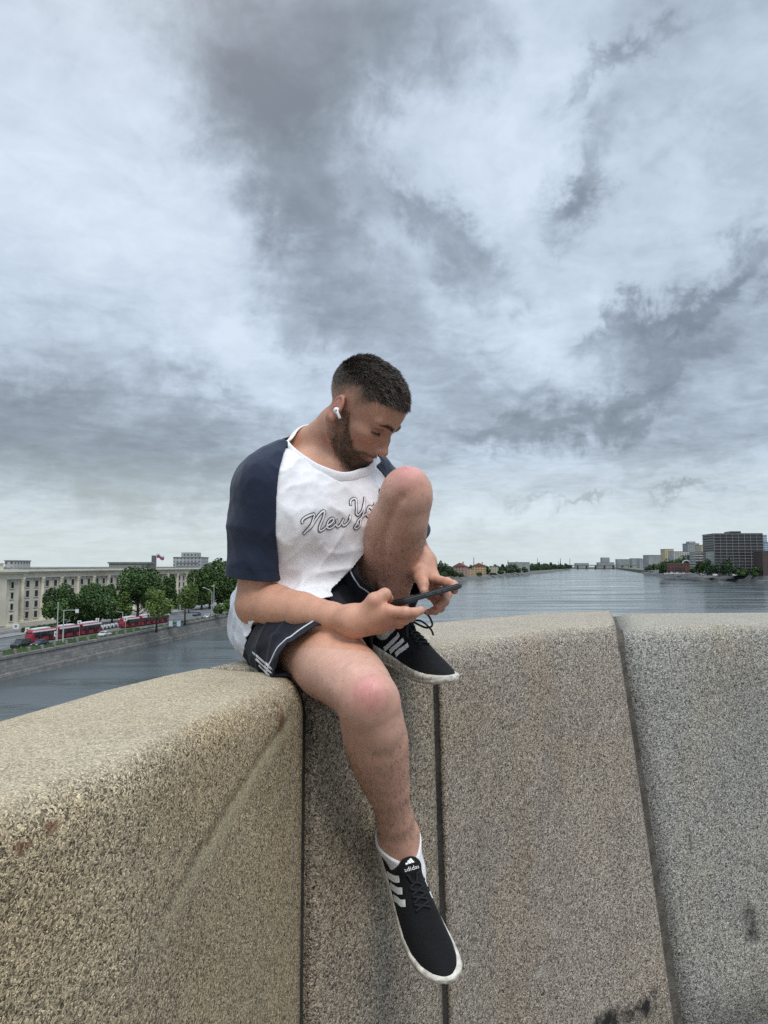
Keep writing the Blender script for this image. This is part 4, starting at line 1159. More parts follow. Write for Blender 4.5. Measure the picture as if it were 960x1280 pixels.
# eyelashes
for sg in (-1, 1):
    Vs, Ns = [], []
    for k in np.linspace(0, 1, 26):
        c = np.array((sg*(.0215+.0225*k), .0832-.0055*k+.0015*math.sin(k*3.1), -.0090+.0015*k)); Vs.append(from_head(c)); Ns.append(HF*.9-HU*.55+HR*sg*(k-.4)*.5)
    blades('eyelashes', Vs, [HF]*len(Vs), Ns, [.0065]*len(Vs), .0005, HAIRM, man, np.full((len(Vs), 3), .012))
# shins, calves, a little on the thighs and forearms
sel = []
dR, tR_ = seg_dist(BV, KNEE_R, ANK_R); dL, tL_ = seg_dist(BV, KNEE_L, ANK_L); fR, tf = seg_dist(BV, ELB_R, WRI_R)
tR2, _ = seg_dist(BV, HIP_R, KNEE_R); tL2, _ = seg_dist(BV, HIP_L, KNEE_L)
wgt = .11*(dR < .075)*sstep(.12, .3, tR_)*sstep(1.0, .93, tR_)+.07*(dL < .070)*sstep(.12, .3, tL_)*sstep(1, .93, tL_)
wgt = np.maximum(wgt, .012*((tR2 < .085)|(tL2 < .07))*(BV[:, 2] > -.3)); wgt = np.maximum(wgt, .008*(fR < .055)*(tf > .1))
I = pick(wgt, 1.0); p = BV[I]; n = grad(body_sdf, p)
dn = np.where((dR[I] < dL[I])[:, None], unit(ANK_R-KNEE_R)[None], unit(ANK_L-KNEE_L)[None])
dr = n*.5+dn*.8+rng.normal(size=p.shape)*.35
blades('leg_hair', p, n, dr, .006+.007*rng.random(len(I)), .00030, HAIRM, man, np.full((len(I), 3), .028), curl=.5)
print('DBG hair', _time.time()-_t0)

# ------------------------------------------------------------------ sneakers
KNIT = fabric('black_knit', (.0060, .0062, .0068), rough=.85, weave=420, bump=.9, var=.3, sheen=.03)
RUB = simple('cream_rubber', (.58, .54, .46), .6, var=.38, vscale=75, bump=.3, bscale=400)
LACE = simple('black_lace', (.010, .010, .011), .7, var=.3, vscale=200, bump=.6, bscale=900)
SOCKM = fabric('white_sock', (.72, .71, .70), bump=.5, weave=500)
STRIPE = simple('white_stripe', (.80, .80, .79), .45, var=.08, vscale=60); TOEB = simple('dark_bumper', (.016, .016, .017), .5)
_y = [-.004, .004, .02, .05, .09, .13, .17, .21, .24, .265, .284, .296, .302]
_w = [.006, .019, .030, .034, .033, .0345, .0385, .0425, .0435, .0405, .0345, .0245, .011]
_cx = [0, 0, 0, 0, .001, .002, .002, .001, -.001, -.004, -.007, -.009, -.010]
_zb = [.012, .006, .001, 0, 0, .001, .001, .001, .004, .009, .014, .019, .023]
_zt = [.034, .035, .036, .035, .032, .029, .027, .026, .027, .029, .032, .034, .035]
_h = [.040, .070, .078, .076, .080, .0915, .078, .060, .0500, .0435, .038, .034, .030]
def sneaker(name, A, d, u, lat, med_sign, bow, label, O=None):
    """A ankle, d toe direction, u up from the sole, lat outer side"""
    u = unit(u-d*(u@d)); lat = unit(lat-d*(lat@d)-u*(lat@u)); u = unit(u*math.cos(med_sign)+lat*math.sin(med_sign)); x = lat-d*(lat@d)-u*(lat@u); x = unit(x); O = A-u*.088-d*.058 if O is None else O
    M = np.stack([x, d, u]); toW = lambda q: O+np.asarray(q, float)@M
    fl = -1 if np.linalg.det(M) < 0 else 1
    def f_up(q):
        y = q[:, 1]; w = np.interp(y, _y, _w)-.0010; h = np.interp(y, _y, _h); cx = np.interp(y, _y, _cx)
        xx = np.abs(q[:, 0]-cx)/w; zz = np.clip(q[:, 2]-.008, -.02, 1)/(h-.008)
        r = (xx**2.5+np.abs(zz)**2.1)**(1/2.3)
        dd = (r-1)*np.minimum(w, h-.008)*.8
        dd = np.maximum(dd, np.maximum(-.003-y, y-.302)); dd = smax(dd, np.interp(y, _y, _zb)+.010-q[:, 2], .004)
        hole = s_ell(q, (0, .058, .098), (.0275, .050, .052)); dd = smax(dd, -hole, .007)
        dd = smin(dd, s_ell(q, (0, .121, .088), (.021, .016, .013), np.array(((1, 0, 0), (0, .80, -.6), (0, .6, .80)))), .010)   # tongue
        dd = smin(dd, s_ell(q, (0, .002, .074), (.014, .006, .014)), .010)
        dd = dd-.0008*np.sin(q[:, 1]*900)*(q[:, 1] < .02)
        return dd
    def f_so(q):
        y = q[:, 1]; w = np.interp(y, _y, _w)+.0010; cx = np.interp(y, _y, _cx); zb = np.interp(y, _y, _zb); zt = np.interp(y, _y, _zt)
        mid, hf_ = (zb+zt)/2, (zt-zb)/2
        dx = np.abs(q[:, 0]-cx)-w; dz = np.abs(q[:, 2]-mid)-hf_
        dd = smax(dx*.85, dz, .008); dd = np.maximum(dd, np.maximum(-.006-y, y-.304))
        return dd+.0012*np.exp(-((q[:, 2]-zb-.009)/.0016)**2)
    V, F = net(f_up, (-.06, -.02, -.01), (.06, .32, .125), .0018); UW = toW(V)
    up = link(name, mesh_np(name, UW, F[:, ::fl]), KNIT, man, smooth=True)
    if label: up['label'] = label
    V, F = net(f_so, (-.06, -.02, -.012), (.06, .32, .05), .0018)
    link('sole', mesh_np('sole', toW(V), F[:, ::fl]), RUB, up, smooth=True)
    bv = bvh_of(*[UW, up_F] ) if False else None
    Vu, Fu = net(f_up, (-.06, -.02, -.01), (.06, .32, .125), .0030); bv = bvh_of(toW(Vu), Fu[:, ::fl])
    mb = MB()
    for sg in (-1, 1):
        for k in range(3):
            pts = [(sg*.05, .092+.023*k, .036), (sg*.046, .106+.023*k, .050), (sg*.036, .122+.0215*k, .066-.004*k), (sg*.027, .132+.020*k, .078-.006*k)]
            ribbon(mb, bv, [toW(p) for p in densify(pts, .003)], .0115, .0010, cols=5)
    mb.build('stripes', STRIPE, up, fix=False)
    mb = MB()
    for k in range(4):                                              # laces across the throat
        y0, z0 = .158+.0125*k, .085-.006*k
        for sg in (-1, 1):
            P3 = []
            for t in np.linspace(-1, 1, 9):
                p = snap(bv, toW((t*.021, y0+.006*t*sg, z0+.02)), .0022)[0]; P3.append(p)
            mb.tube(P3, .0023, 6)
    c0 = snap(bv, toW((0, .148, .13)), .004)[0]
    for lp in bow: mb.tube(catmull([c0+x*a+d*b+u*c for a, b, c in lp], 8), .0023, 6)
    mb.build('laces', LACE, up, smooth=True)
    return up, toW, bv, M
def sock(A, u, d, toWf):
    K = A+u*.3
    def f(P): return leg_sock(P)-.0035
    return None
bowR = [[(0, 0, 0), (.020, .004, .010), (.034, .012, .004), (.026, .020, .0), (.004, .006, .002)], [(0, 0, 0), (.012, .03, .004), (.020, .05, -.004), (.026, .062, -.014)]]
bowL = [[(0, 0, 0), (-.012, .008, .018), (-.022, .030, .022), (-.024, .050, .006), (-.014, .040, -.002), (0, .006, .004)],
        [(0, 0, 0), (.014, .012, .020), (.022, .034, .022), (.022, .056, .004), (.012, .046, -.004), (0, .008, .003)],
        [(0, 0, 0), (-.016, .020, .006), (-.030, .040, -.010), (-.036, .052, -.022)], [(0, 0, 0), (.018, .018, .004), (.034, .034, -.010), (.040, .040, -.024)]]
uRs = unit(unit(KNEE_R-ANK_R)*1.0); uLs = np.array((0, 0, 1.0))
shoeR, twR, bvR, MR = sneaker('sneaker', ANK_R, FOOT_R, uRs, SIDE_R, R(-10), [], 'black sneaker on the dangling foot, seen from above')
shoeL, twL, bvL, ML = sneaker('sneaker', ANK_L, FOOT_L, uLs, SIDE_L, 0.0, bowL, 'black sneaker with a lace bow planted on the parapet', O=HEEL_L)
for (leg, A, u, d, tw, M) in ((g_leg_r, ANK_R, MR[2], MR[1], twR, MR), (g_leg_l, ANK_L, ML[2], ML[1], twL, ML)):
    top = .000
    def f(P): 
        q = (P-A)@M.T
        return np.maximum(leg(P)-.0035, np.maximum(q[:, 2]-top+.12*q[:, 1], -.06-q[:, 2]))
    V, F = net(f, A-.09, A+.09, .0024); link('sock', mesh_np('sock', V, F), SOCKM, man, smooth=True)
# the mark and wordmark on the tongue
def surf_text(txt, size, toW, bv, c, ex, ey, parent, mat, name):
    cu = bpy.data.curves.new(name, 'FONT'); cu.body = txt; cu.size = size; cu.align_x = 'CENTER'; cu.resolution_u = 3
    ob = bpy.data.objects.new(name, cu); COL.objects.link(ob)
    me = bpy.data.meshes.new_from_object(ob.evaluated_get(bpy.context.evaluated_depsgraph_get())) if False else None
    bpy.context.view_layer.update(); dg = bpy.context.evaluated_depsgraph_get(); me = bpy.data.meshes.new_from_object(ob.evaluated_get(dg))
    bpy.data.objects.remove(ob); bpy.data.curves.remove(cu)
    for v in me.vertices: v.co = Vector(snap(bv, c+ex*v.co.x*1.25+ey*v.co.y, .0016)[0])
    me.name = name
    return link(name, me, mat, parent)
for up, tw, bv, M, c in ((shoeR, twR, bvR, MR, (.0, .150, .12)),):
    cW = snap(bv, tw((.004, .142, .16)), 0)[0]; n = unit(snap(bv, cW, 0)[1]); ey = unit(-M[1]-n*(-M[1]@n)); ex = np.cross(ey, n)
    surf_text('adidas', .0105, tw, bv, cW-ey*.010, ex, ey, up, STRIPE, 'wordmark')
    mb = MB()
    for k, (x0, h) in enumerate(((-.0068, .0038), (-.0008, .0068), (.0052, .0098))):
        quad = [(x0-.0022, 0), (x0+.0030, 0), (x0+.0030-.42*h*1.0+.0006, h), (x0-.0022-.42*h-.0006+.0018, h*.86)]
        V = [snap(bv, cW+ey*.0018+ex*a+ey*b, .0016)[0] for a, b in quad]; mb.add(V, [(0, 1, 2, 3)])
    mb.build('tongue_mark', STRIPE, up, fix=False)
# ------------------------------------------------------------------ phone and earbud
GLASS = simple('phone_glass', (.008, .009, .011), .12, var=.1); CASE = simple('phone_case', (.017, .018, .020), .38, var=.2, vscale=40); RIM = simple('phone_rim', (.10, .105, .11), .3, .9)
p1, p2 = at(491, 754.5, 1.288), at(563.5, 734.5, 1.392); pc = (p1+p2)/2; pl = unit(p2-p1); Lp = np.linalg.norm(p2-p1)
pn = unit((-.15, .10, 1.0)); pn = unit(pn-pl*(pn@pl)); pw = np.cross(pn, pl)
ph = empty('smartphone', tuple(pc), 'dark smartphone held sideways in both hands of the seated man', 'phone')
def slab(c, l, w, h, r):
    bm = bmesh.new(); bmesh.ops.create_cube(bm, size=1)
    for v in bm.verts: v.co = Vector((v.co.x*l, v.co.y*w, v.co.z*h))
    e = [e for e in bm.edges if abs(e.verts[0].co.z-e.verts[1].co.z) > h*.5]; bmesh.ops.bevel(bm, geom=e, offset=r, segments=5, affect='EDGES', profile=.5)
    e = [e for e in bm.edges if len(e.link_faces) == 2 and e.calc_face_angle() > .9]; bmesh.ops.bevel(bm, geom=e, offset=min(h*.3, .0024), segments=3, affect='EDGES')
    Mx = Matrix((tuple(pl), tuple(pw), tuple(pn))).transposed().to_4x4(); Mx.translation = Vector(c)
    bm.transform(Mx); me = bpy.data.meshes.new('slab'); bm.to_mesh(me); bm.free(); return me
ctr = pc+pw*.0
link('case', slab(ctr, Lp, .074, .0100, .011), CASE, ph); link('screen', slab(ctr+pn*.0049, Lp-.005, .069, .0012, .009), GLASS, ph)
link('camera_bump', slab(ctr-pn*.0056-pl*(Lp*.5-.020)-pw*.014, .030, .030, .0025, .007), GLASS, ph)
sd = pw if pw[1] < 0 else -pw
mb = MB()
for a, l in ((-.020, .016), (.006, .012), (.022, .012)): mb.box(ctr+sd*.0372+pl*a, (l, .0014, .0028), axes=(pl, sd, pn))
mb.build('side_buttons', RIM, ph)
EB = simple('earbud_plastic', (.74, .74, .75), .25, var=.02)
e1 = from_head((.0845, -.012, -.020)); 
bud = empty('earbud', tuple(e1), 'white wireless earbud in the right ear of the seated man', 'earbud')
tocam = unit(-e1); rt = np.array((1.0, 0, 0))
V, F = net(lambda P: s_ell(P, e1, (.0075, .0075, .0070)), e1-.012, e1+.012, .0009); link('bud', mesh_np('bud', V, F), EB, bud, smooth=True)
s0 = e1+tocam*.006+np.array((-.002, 0, .003)); s1 = s0+np.array((.0085, 0, -.0195))+tocam*.001
mb = MB(); mb.tube([s0, s0+(s1-s0)*.1, s0+(s1-s0)*.5, s1-(s1-s0)*.06, s1], [.0022, .0036, .0032, .0031, .0022], 10); mb.build('stem', EB, bud, smooth=True)
mb = MB(); mb.box(s0+tocam*.0036+(s1-s0)*.12, (.0022, .0008, .0034), axes=(rt, tocam, np.cross(rt, tocam))); mb.build('sensor', GLASS, bud)
print('DBG kit', _time.time()-_t0)
# ------------------------------------------------------------------ far side: embankment, streets, houses, trees
ASPH = simple('asphalt', (.095, .098, .10), .9, var=.25, vscale=.15); STONE = simple('granite_quay', (.20, .19, .175), .9, var=.35, vscale=.5, bump=.3, bscale=4)
GRASSM = simple('grass_green', (.075, .135, .028), .95, var=.4, vscale=.4); PAVE = simple('paving_pale', (.20, .195, .185), .9, var=.2, vscale=.3)
LEAF, BARK = {}, simple('bark', (.045, .035, .027), .95, var=.4, vscale=3)
def leaf_mat(name, c):
    m, t, b = material(name)
    at_ = t.new('ShaderNodeAttribute', attribute_name='tone').outputs['Color']
    col = t.mix(1.0, at_, tuple(c), 'MULTIPLY'); t.l.new(col, b.inputs['Base Color'])
    b.inputs['Roughness'].default_value = .65; b.inputs['Specular IOR Level'].default_value = .25
    return m
LEAF = {'dark': leaf_mat('leaf_dark', (.048, .090, .026)), 'mid': leaf_mat('leaf_mid', (.072, .122, .030)), 'light': leaf_mat('leaf_light', (.10, .15, .036)), 'far': leaf_mat('leaf_far', (.045, .074, .034))}
def leaf_cloud(c, r, n, size, seed, lumps=9, squash=1.0):
    """leaf-sized faces gathered in clumps through an uneven crown"""
    g = np.random.default_rng(seed); c = np.array(c, float); r = np.array(r, float)
    cc = g.normal(size=(lumps, 3)); cc /= np.linalg.norm(cc, axis=1, keepdims=True); cc *= (.30+.60*g.random((lumps, 1)))
    cr = .24+.34*g.random(lumps)
    k = g.choice(lumps, n, p=cr**2/np.sum(cr**2)); d = g.normal(size=(n, 3)); d /= np.linalg.norm(d, axis=1, keepdims=True)
    p = cc[k]+d*(cr[k]*(.55+.5*g.random(n)**.5))[:, None]
    p[:, 2] = np.where(p[:, 2] < -.75, -.75+.2*g.random(n), p[:, 2])
    nrm = d*.6+g.normal(size=(n, 3))*.6; nrm /= np.linalg.norm(nrm, axis=1, keepdims=True)
    a = np.cross(nrm, g.normal(size=(n, 3))); a /= np.linalg.norm(a, axis=1, keepdims=True); b = np.cross(nrm, a)
    s = size*(.6+.8*g.random((n, 1)))
    P = c+p*r
    V = np.stack([P-a*s, P+b*s*.6, P+a*s, P-b*s*.6], 1).reshape(-1, 3)
    tone = (.55+.9*g.random(n))*(.65+.7*g.random(lumps)[k])
    return V, np.arange(n*4).reshape(-1, 4), np.repeat(tone, 4)
def tree(base, h, w, kind, label, group, seed, trunk=.22, n=2600, size=.42, shape='round', name='tree'):
    base = np.array(base, float); root = empty(name, tuple(base), label, 'tree', group)
    n = int(n*1.15)
    g = random.Random(seed)
    mb = MB(); top = base+np.array((g.uniform(-.3, .3), g.uniform(-.3, .3), h*.8))
    r0 = .03*h if h > 6 else .02*h
    mb.tube([base-np.array((0, 0, .2)), base+np.array((0, 0, h*.12)), base+(top-base)*.4, top], [r0*1.1, r0*.8, r0*.6, r0*.12], 7)
    for q in range(7):
        a = g.uniform(0, 6.28); z = h*g.uniform(trunk+.05, .7); s = base+(top-base)*(z/(h*.8)); L = w*g.uniform(.28, .42)
        e = s+np.array((math.cos(a)*L, math.sin(a)*L, L*g.uniform(.4, .9))); mb.tube([s, (s+e)/2+np.array((0, 0, -.1)), e], [r0*.35, r0*.25, r0*.08], 5)
    mb.build('trunk', BARK, root, smooth=True)
    cz = h*(trunk+1)/2; r = (w/2, w/2, h*(1-trunk)/2*1.08)
    if shape == 'column': V, F, T = leaf_cloud(base+np.array((0, 0, cz)), r, n, size, seed, 12)
    else: V, F, T = leaf_cloud(base+np.array((0, 0, cz)), r, n, size, seed, g.choice((9, 11, 13)))
    me = mesh_np('crown', V, F); set_col(me, 'tone', np.repeat(T[:, None], 3, 1)); link('crown', me, LEAF[kind], root)
    return root

Q0, Q1 = on(0, 822, ROAD_Z), on(300, 766, ROAD_Z)
qt = unit(Q1-Q0); qn = np.array((-qt[1], qt[0], 0))
def qp(s, m, z=ROAD_Z): p = Q0+qt*s+qn*m; return np.array((p[0], p[1], z))
def qsm(px, py, z=ROAD_Z): p = on(px, py, z)-Q0; return p@qt, p@qn
QA = math.atan2(qt[1], qt[0])
def strip(name, s0, s1, m0, m1, z, mat, kind='structure'):
    mb = MB(); n = 30; V = []
    for i in range(n+1):
        s = s0+(s1-s0)*i/n; V += [qp(s, m0, z), qp(s, m1, z)]
    mb.add(V, [(2*i, 2*i+1, 2*i+3, 2*i+2) for i in range(n)]); o = mb.build(name, mat); tag(o, kind=kind); return o
# land, road, pavement, verge
strip('embankment_ground', -260, 760, .3, 900, ROAD_Z-.06, PAVE)
strip('embankment_road', -260, 760, 6.2, 27, ROAD_Z, ASPH)
strip('pavement', -260, 760, 27.2, 33, ROAD_Z+.12, PAVE)
mk = MB()
WHITEP = simple('road_paint', (.55, .55, .53), .8, var=.25, vscale=1)
for m in (11.3, 16.6, 21.8):
    for s in np.arange(-60, 260, 9):
        a, b, c, d = qp(s, m, ROAD_Z+.01), qp(s+4, m, ROAD_Z+.01), qp(s+4, m+.16, ROAD_Z+.01), qp(s, m+.16, ROAD_Z+.01); mk.add([a, b, c, d], [(0, 1, 2, 3)])
o = mk.build('road_markings', WHITEP); tag(o, kind='structure')
def grass_blades(name, s0, s1, m0, m1, n, seed):
    g = np.random.default_rng(seed); s = s0+(s1-s0)*g.random(n); m = m0+(m1-m0)*g.random(n)
    P = Q0[None]+qt[None]*s[:, None]+qn[None]*m[:, None]; P[:, 2] = ROAD_Z+.02
    a = g.normal(size=(n, 3)); a[:, 2] = 0; a /= np.linalg.norm(a, axis=1, keepdims=True); h = .25+.35*g.random((n, 1))
    V = np.stack([P-a*.16, P+a*.16, P+a*.1+np.array((0, 0, 1))*h, P-a*.1+np.array((0, 0, 1))*h], 1).reshape(-1, 3)
    me = mesh_np(name, V, np.arange(n*4).reshape(-1, 4)); o = link(name, me, GRASSM); tag(o, kind='stuff')
strip('verge', -60, 66, .9, 5.6, ROAD_Z+.03, GRASSM)
grass_blades('verge_grass', -60, 66, .9, 5.6, 6000, 3)
strip('verge_soil', 66, 300, .9, 3.2, ROAD_Z+.03, simple('dry_verge', (.10, .11, .055), .95, var=.4, vscale=.5))
grass_blades('verge_weeds', 66, 300, .9, 3.0, 3500, 4)
# quay wall of stone courses with a ledge, and the parapet of posts and rails on top
def quay_mat():
    m, t, b = material('quay_stone')
    tc = t.new('ShaderNodeTexCoord').outputs['UV']
    br = t.new('ShaderNodeTexBrick', {'Vector': tc, 'Color1': (.235, .225, .21, 1), 'Color2': (.165, .16, .15, 1), 'Mortar': (.07, .068, .064, 1), 'Scale': 1.0, 'Mortar Size': .03, 'Brick Width': 1.9, 'Row Height': .72})
    n = t.noise(tc, .6, 6, .65).outputs['Fac']; c = t.mix(t.maprange(n, .35, .7, 0, .8), br.outputs[0], t.mix(1.0, br.outputs[0], (.62, .62, .62), 'MULTIPLY'))
    n2 = t.noise(t.new('ShaderNodeMapping', {0: tc, 3: (.35, 2.6, 1)}).outputs[0], 1.1, 5, .7).outputs['Fac']
    c = t.mix(t.maprange(n2, .60, .68, 0, .7), c, (.38, .37, .35))
    t.l.new(c, b.inputs['Base Color']); b.inputs['Roughness'].default_value = .9
    return m
QM = quay_mat()
def quay(name, label):
    bm = bmesh.new(); uv = bm.loops.layers.uv.new('UVMap'); n = 60
    prof = [(-1.3, WATER_Z-1.5), (-1.05, WATER_Z+1.2), (-.55, WATER_Z+1.25), (-.1, ROAD_Z-.55), (-.32, ROAD_Z-.5), (-.32, ROAD_Z+.08), (.9, ROAD_Z+.08), (.9, ROAD_Z-1.5)]
    rows = []
    for i in range(n+1):
        s = -260+1020*i/n; rows.append([bm.verts.new(qp(s, m, z)) for m, z in prof])
    L = np.concatenate([[0], np.cumsum([np.hypot(b[0]-a[0], b[1]-a[1]) for a, b in zip(prof[:-1], prof[1:])])])
    for i in range(n):
        for k in range(len(prof)-1):
            f = bm.faces.new((rows[i][k], rows[i+1][k], rows[i+1][k+1], rows[i][k+1]))
            for lp, (ii, kk) in zip(f.loops, ((i, k), (i+1, k), (i+1, k+1), (i, k+1))): lp[uv].uv = (-260+1020*ii/n, L[kk])
    bmesh.ops.recalc_face_normals(bm, faces=bm.faces)
    me = bpy.data.meshes.new(name); bm.to_mesh(me); bm.free(); o = link(name, me, QM); tag(o, label, 'quay wall'); return o
quay('quay_wall', 'long grey stone quay wall of rough courses above the dark river')
rail = empty('embankment_railing', tuple(qp(60, .2)), 'low stone railing with square posts along the top of the quay', 'railing')
PST = simple('railing_stone', (.24, .23, .21), .9, var=.2, vscale=1)
mb = MB(); 
for m_, z_ in ((.2, .62), (.2, .30)): mb.box(qp(150, m_, ROAD_Z+z_), (520, .12, .10), axes=(qt, qn, (0, 0, 1)))
mb.build('rail', simple('iron_rail', (.07, .072, .07), .7), rail)
for i in range(88):
    s = -18+i*4.6; mb = MB(); mb.box(qp(s, .2, ROAD_Z+.52), (.50, .5, .9), axes=(qt, qn, (0, 0, 1))); mb.box(qp(s, .2, ROAD_Z+1.0), (.62, .62, .12), axes=(qt, qn, (0, 0, 1))); mb.build('post', PST, rail)

# ------------------------------------------------------------------ the long columned building
CREAM = simple('pale_stucco', (.56, .52, .42), .85, var=.12, vscale=.25); CREAM2 = simple('pale_stone', (.63, .59, .48), .85, var=.1, vscale=.4); DKW = simple('window_glass_dark', (.035, .04, .045), .25, var=.5, vscale=.5)
ROOFM = simple('roof_sheet', (.16, .165, .165), .7, var=.2, vscale=.3); FRAME = simple('window_surround', (.52, .50, .44), .85)
B0 = np.array((-116.0, 220.0)); bt, bn = qt[:2], qn[:2]
BASE, ROOF = -18.4, -1.6
def bp_(k, m, z): p = B0+bt*k+bn*m; return np.array((p[0], p[1], z))
AX = (qt, qn, (0, 0, 1))
bd = empty('columned_building', tuple(bp_(60, 8, ROAD_Z)), 'long cream building with giant columns and a heavy cornice behind the trees', 'building')
mb = MB(); mb.box(bp_(95, 10, (BASE+ROOF)/2), (200, 17, ROOF-BASE), axes=AX); mb.box(bp_(95, 9.3, (ROAD_Z+BASE)/2-.3), (203, 18.5, BASE-ROAD_Z+.6), axes=AX); mb.build('wall', CREAM, bd)
mb = MB()
for z0, z1, pr in ((ROOF-2.6, ROOF-1.0, .35), (ROOF-1.0, ROOF-.55, .9), (ROOF-.55, ROOF+.02, 1.5)): mb.box(bp_(95, 9.9-pr/2-.1, (z0+z1)/2), (201+pr, 17.5+pr, z1-z0-.004), axes=AX)
mb.build('cornice', CREAM2, bd)
mb = MB(); mb.box(bp_(95, 10.5, ROOF+.35), (198, 15, .6), axes=AX); mb.build('roof', ROOFM, bd)
def column(parent, k, m, r=.62, z0=BASE, z1=ROOF-2.6, mat=None):
    mb = MB(); p = bp_(k, m, 0)
    zz = [z0, z0+.5, z0+.5, z0+.9, z0+2, (z0+z1)/2, z1-1.6, z1-1.5, z1-.5, z1-.5, z1]
    rr = [r*1.35, r*1.35, r*1.15, r*1.02, r, r*.97, r*.86, r*1.02, r*1.25, r*1.4, r*1.4]
    mb.tube([(p[0], p[1], z) for z in zz], rr, 12); return mb.build('column', mat or CREAM2, parent, smooth=False)
for i in range(20): column(bd, 5+i*10, 1.15, .65)
nw = 0; rest = MB(); restg = MB()
def window(parent, k, m, z, w=1.7, h=2.1, hood=False, nrm=None):
    mb = MB(); 
    for dk, dz, ww, hh in ((0, h/2+.14, w+.5, .28), (0, -h/2-.12, w+.6, .24), (-w/2-.11, 0, .22, h), (w/2+.11, 0, .22, h)): mb.box(bp_(k+dk, m, z+dz), (ww, .34, hh), axes=AX)
    if hood: mb.box(bp_(k, m-.1, z+h/2+.5), (w+.9, .5, .3), axes=AX)
    f = mb.build('window', FRAME, parent)
    mb = MB(); mb.box(bp_(k, m+.02, z), (w, .2, h), axes=AX); mb.box(bp_(k, m-.1, z), (.09, .1, h), axes=AX); mb.box(bp_(k, m-.1, z+h*.18), (w, .1, .08), axes=AX)
    mb.build('pane', DKW, f); return f
floors = [BASE+2.2, BASE+5.6, BASE+9.0, BASE+12.2]
for i in range(19):
    for kk in (7.8, 12.2):
        for fl, z in enumerate(floors):
            if i*10+kk < 118 and (fl >= 2 or i < 5): window(bd, i*10+kk, 1.42, z, hood=(fl == 3)); nw += 1
            else: rest.box(bp_(i*10+kk, 1.42, z), (2.1, .3, 2.5), axes=AX); restg.box(bp_(i*10+kk, 1.34, z), (1.65, .2, 2.1), axes=AX)
o = rest.build('window_surrounds', FRAME, bd); o['kind'] = 'stuff'; o = restg.build('window_panes', DKW, bd); o['kind'] = 'stuff'
# corner pavilion
pv_ = empty('corner_pavilion', tuple(bp_(-20, 0, ROAD_Z)), 'cream corner block with tall recessed columns ending the long building', 'building')
mb = MB(); mb.box(bp_(-7.5, 7, (BASE+ROOF)/2), (11, 19.6, ROOF-BASE), axes=AX); mb.box(bp_(-32, 9.2, (BASE+ROOF)/2), (38, 15, ROOF-BASE), axes=AX)
mb.box(bp_(-11.6, 5.0, (BASE+ROOF)/2-1), (5.2, 18, ROOF-BASE-2.2), axes=AX); mb.box(bp_(-28, 7.2, (ROAD_Z+BASE)/2-.3), (52, 22, BASE-ROAD_Z+.6), axes=AX); mb.build('wall', CREAM, pv_)
mb = MB()
for z0, z1, pr in ((ROOF-2.8, ROOF-1.2, .3), (ROOF-1.2, ROOF-.6, .9), (ROOF-.6, ROOF+.10, 1.6)): mb.box(bp_(-27, 6.6-pr/2, (z0+z1)/2), (50.5+pr, 20.5+pr, z1-z0-.004), axes=AX)
mb.build('cornice', CREAM2, pv_)
mb = MB(); mb.box(bp_(-25, 9, ROOF+1.0), (44, 14, 1.8), axes=AX); mb.build('attic', CREAM, pv_)
mb = MB(); mb.box(bp_(-25, 9, ROOF+1.98), (45, 15, .16), axes=AX); mb.build('roof', ROOFM, pv_)
for k in (-18, -22, -26.5, -31, -35.5): column(pv_, k, -2.2, .8)
for z in floors: window(pv_, -5.2, -2.9, z, 1.3, 1.9, hood=(z == floors[3]))
for k in (-20, -24.2, -28.6):
    for z in floors[:3]: window(pv_, k, 1.6, z, 1.5, 2.0)
mb = MB(); mb.box(bp_(-24, 15, ROOF+3.6), (.08, .08, 3.4), axes=AX); mb.box(bp_(-24, 15, ROOF+4.9), (2.6, .06, .06), axes=AX); mb.box(bp_(-24, 15, ROOF+4.4), (1.8, .06, .06), axes=AX)
mb.build('aerial', simple('aerial_metal', (.2, .2, .2), .5), pv_)
# terrace with steps and a clipped hedge in front of the pavilion
ter = MB(); 
for i in range(4): ter.box(bp_(-28, -6.5-i*.7, ROAD_Z+.62-i*.16-.3), (56, 7, .62), axes=AX)
o = ter.build('terrace_steps', PAVE); tag(o, 'pale stone terrace steps below the columned corner block', 'steps')
V, F, T = leaf_cloud(bp_(-8, -14.0, ROAD_Z+.8), (1, 1, 1), 10, .1, 5)
g_ = np.random.default_rng(21); n = 2600; s_ = g_.random(n)*40-14; P = np.stack([bp_(k, -13.5+g_.normal()*.5, ROAD_Z+.2+1.2*g_.random()) for k in s_])
a_ = g_.normal(size=(n, 3)); a_ /= np.linalg.norm(a_, axis=1, keepdims=True); b_ = np.cross(a_, g_.normal(size=(n, 3))); b_ /= np.linalg.norm(b_, axis=1, keepdims=True)
me = mesh_np('hedge', np.stack([P-a_*.3, P+b_*.22, P+a_*.3, P-b_*.22], 1).reshape(-1, 3), np.arange(n*4).reshape(-1, 4)); set_col(me, 'tone', np.full((n*4, 3), .9)); o = link('hedge', me, LEAF['dark']); tag(o, 'clipped dark hedge along the terrace beyond the road', 'hedge')
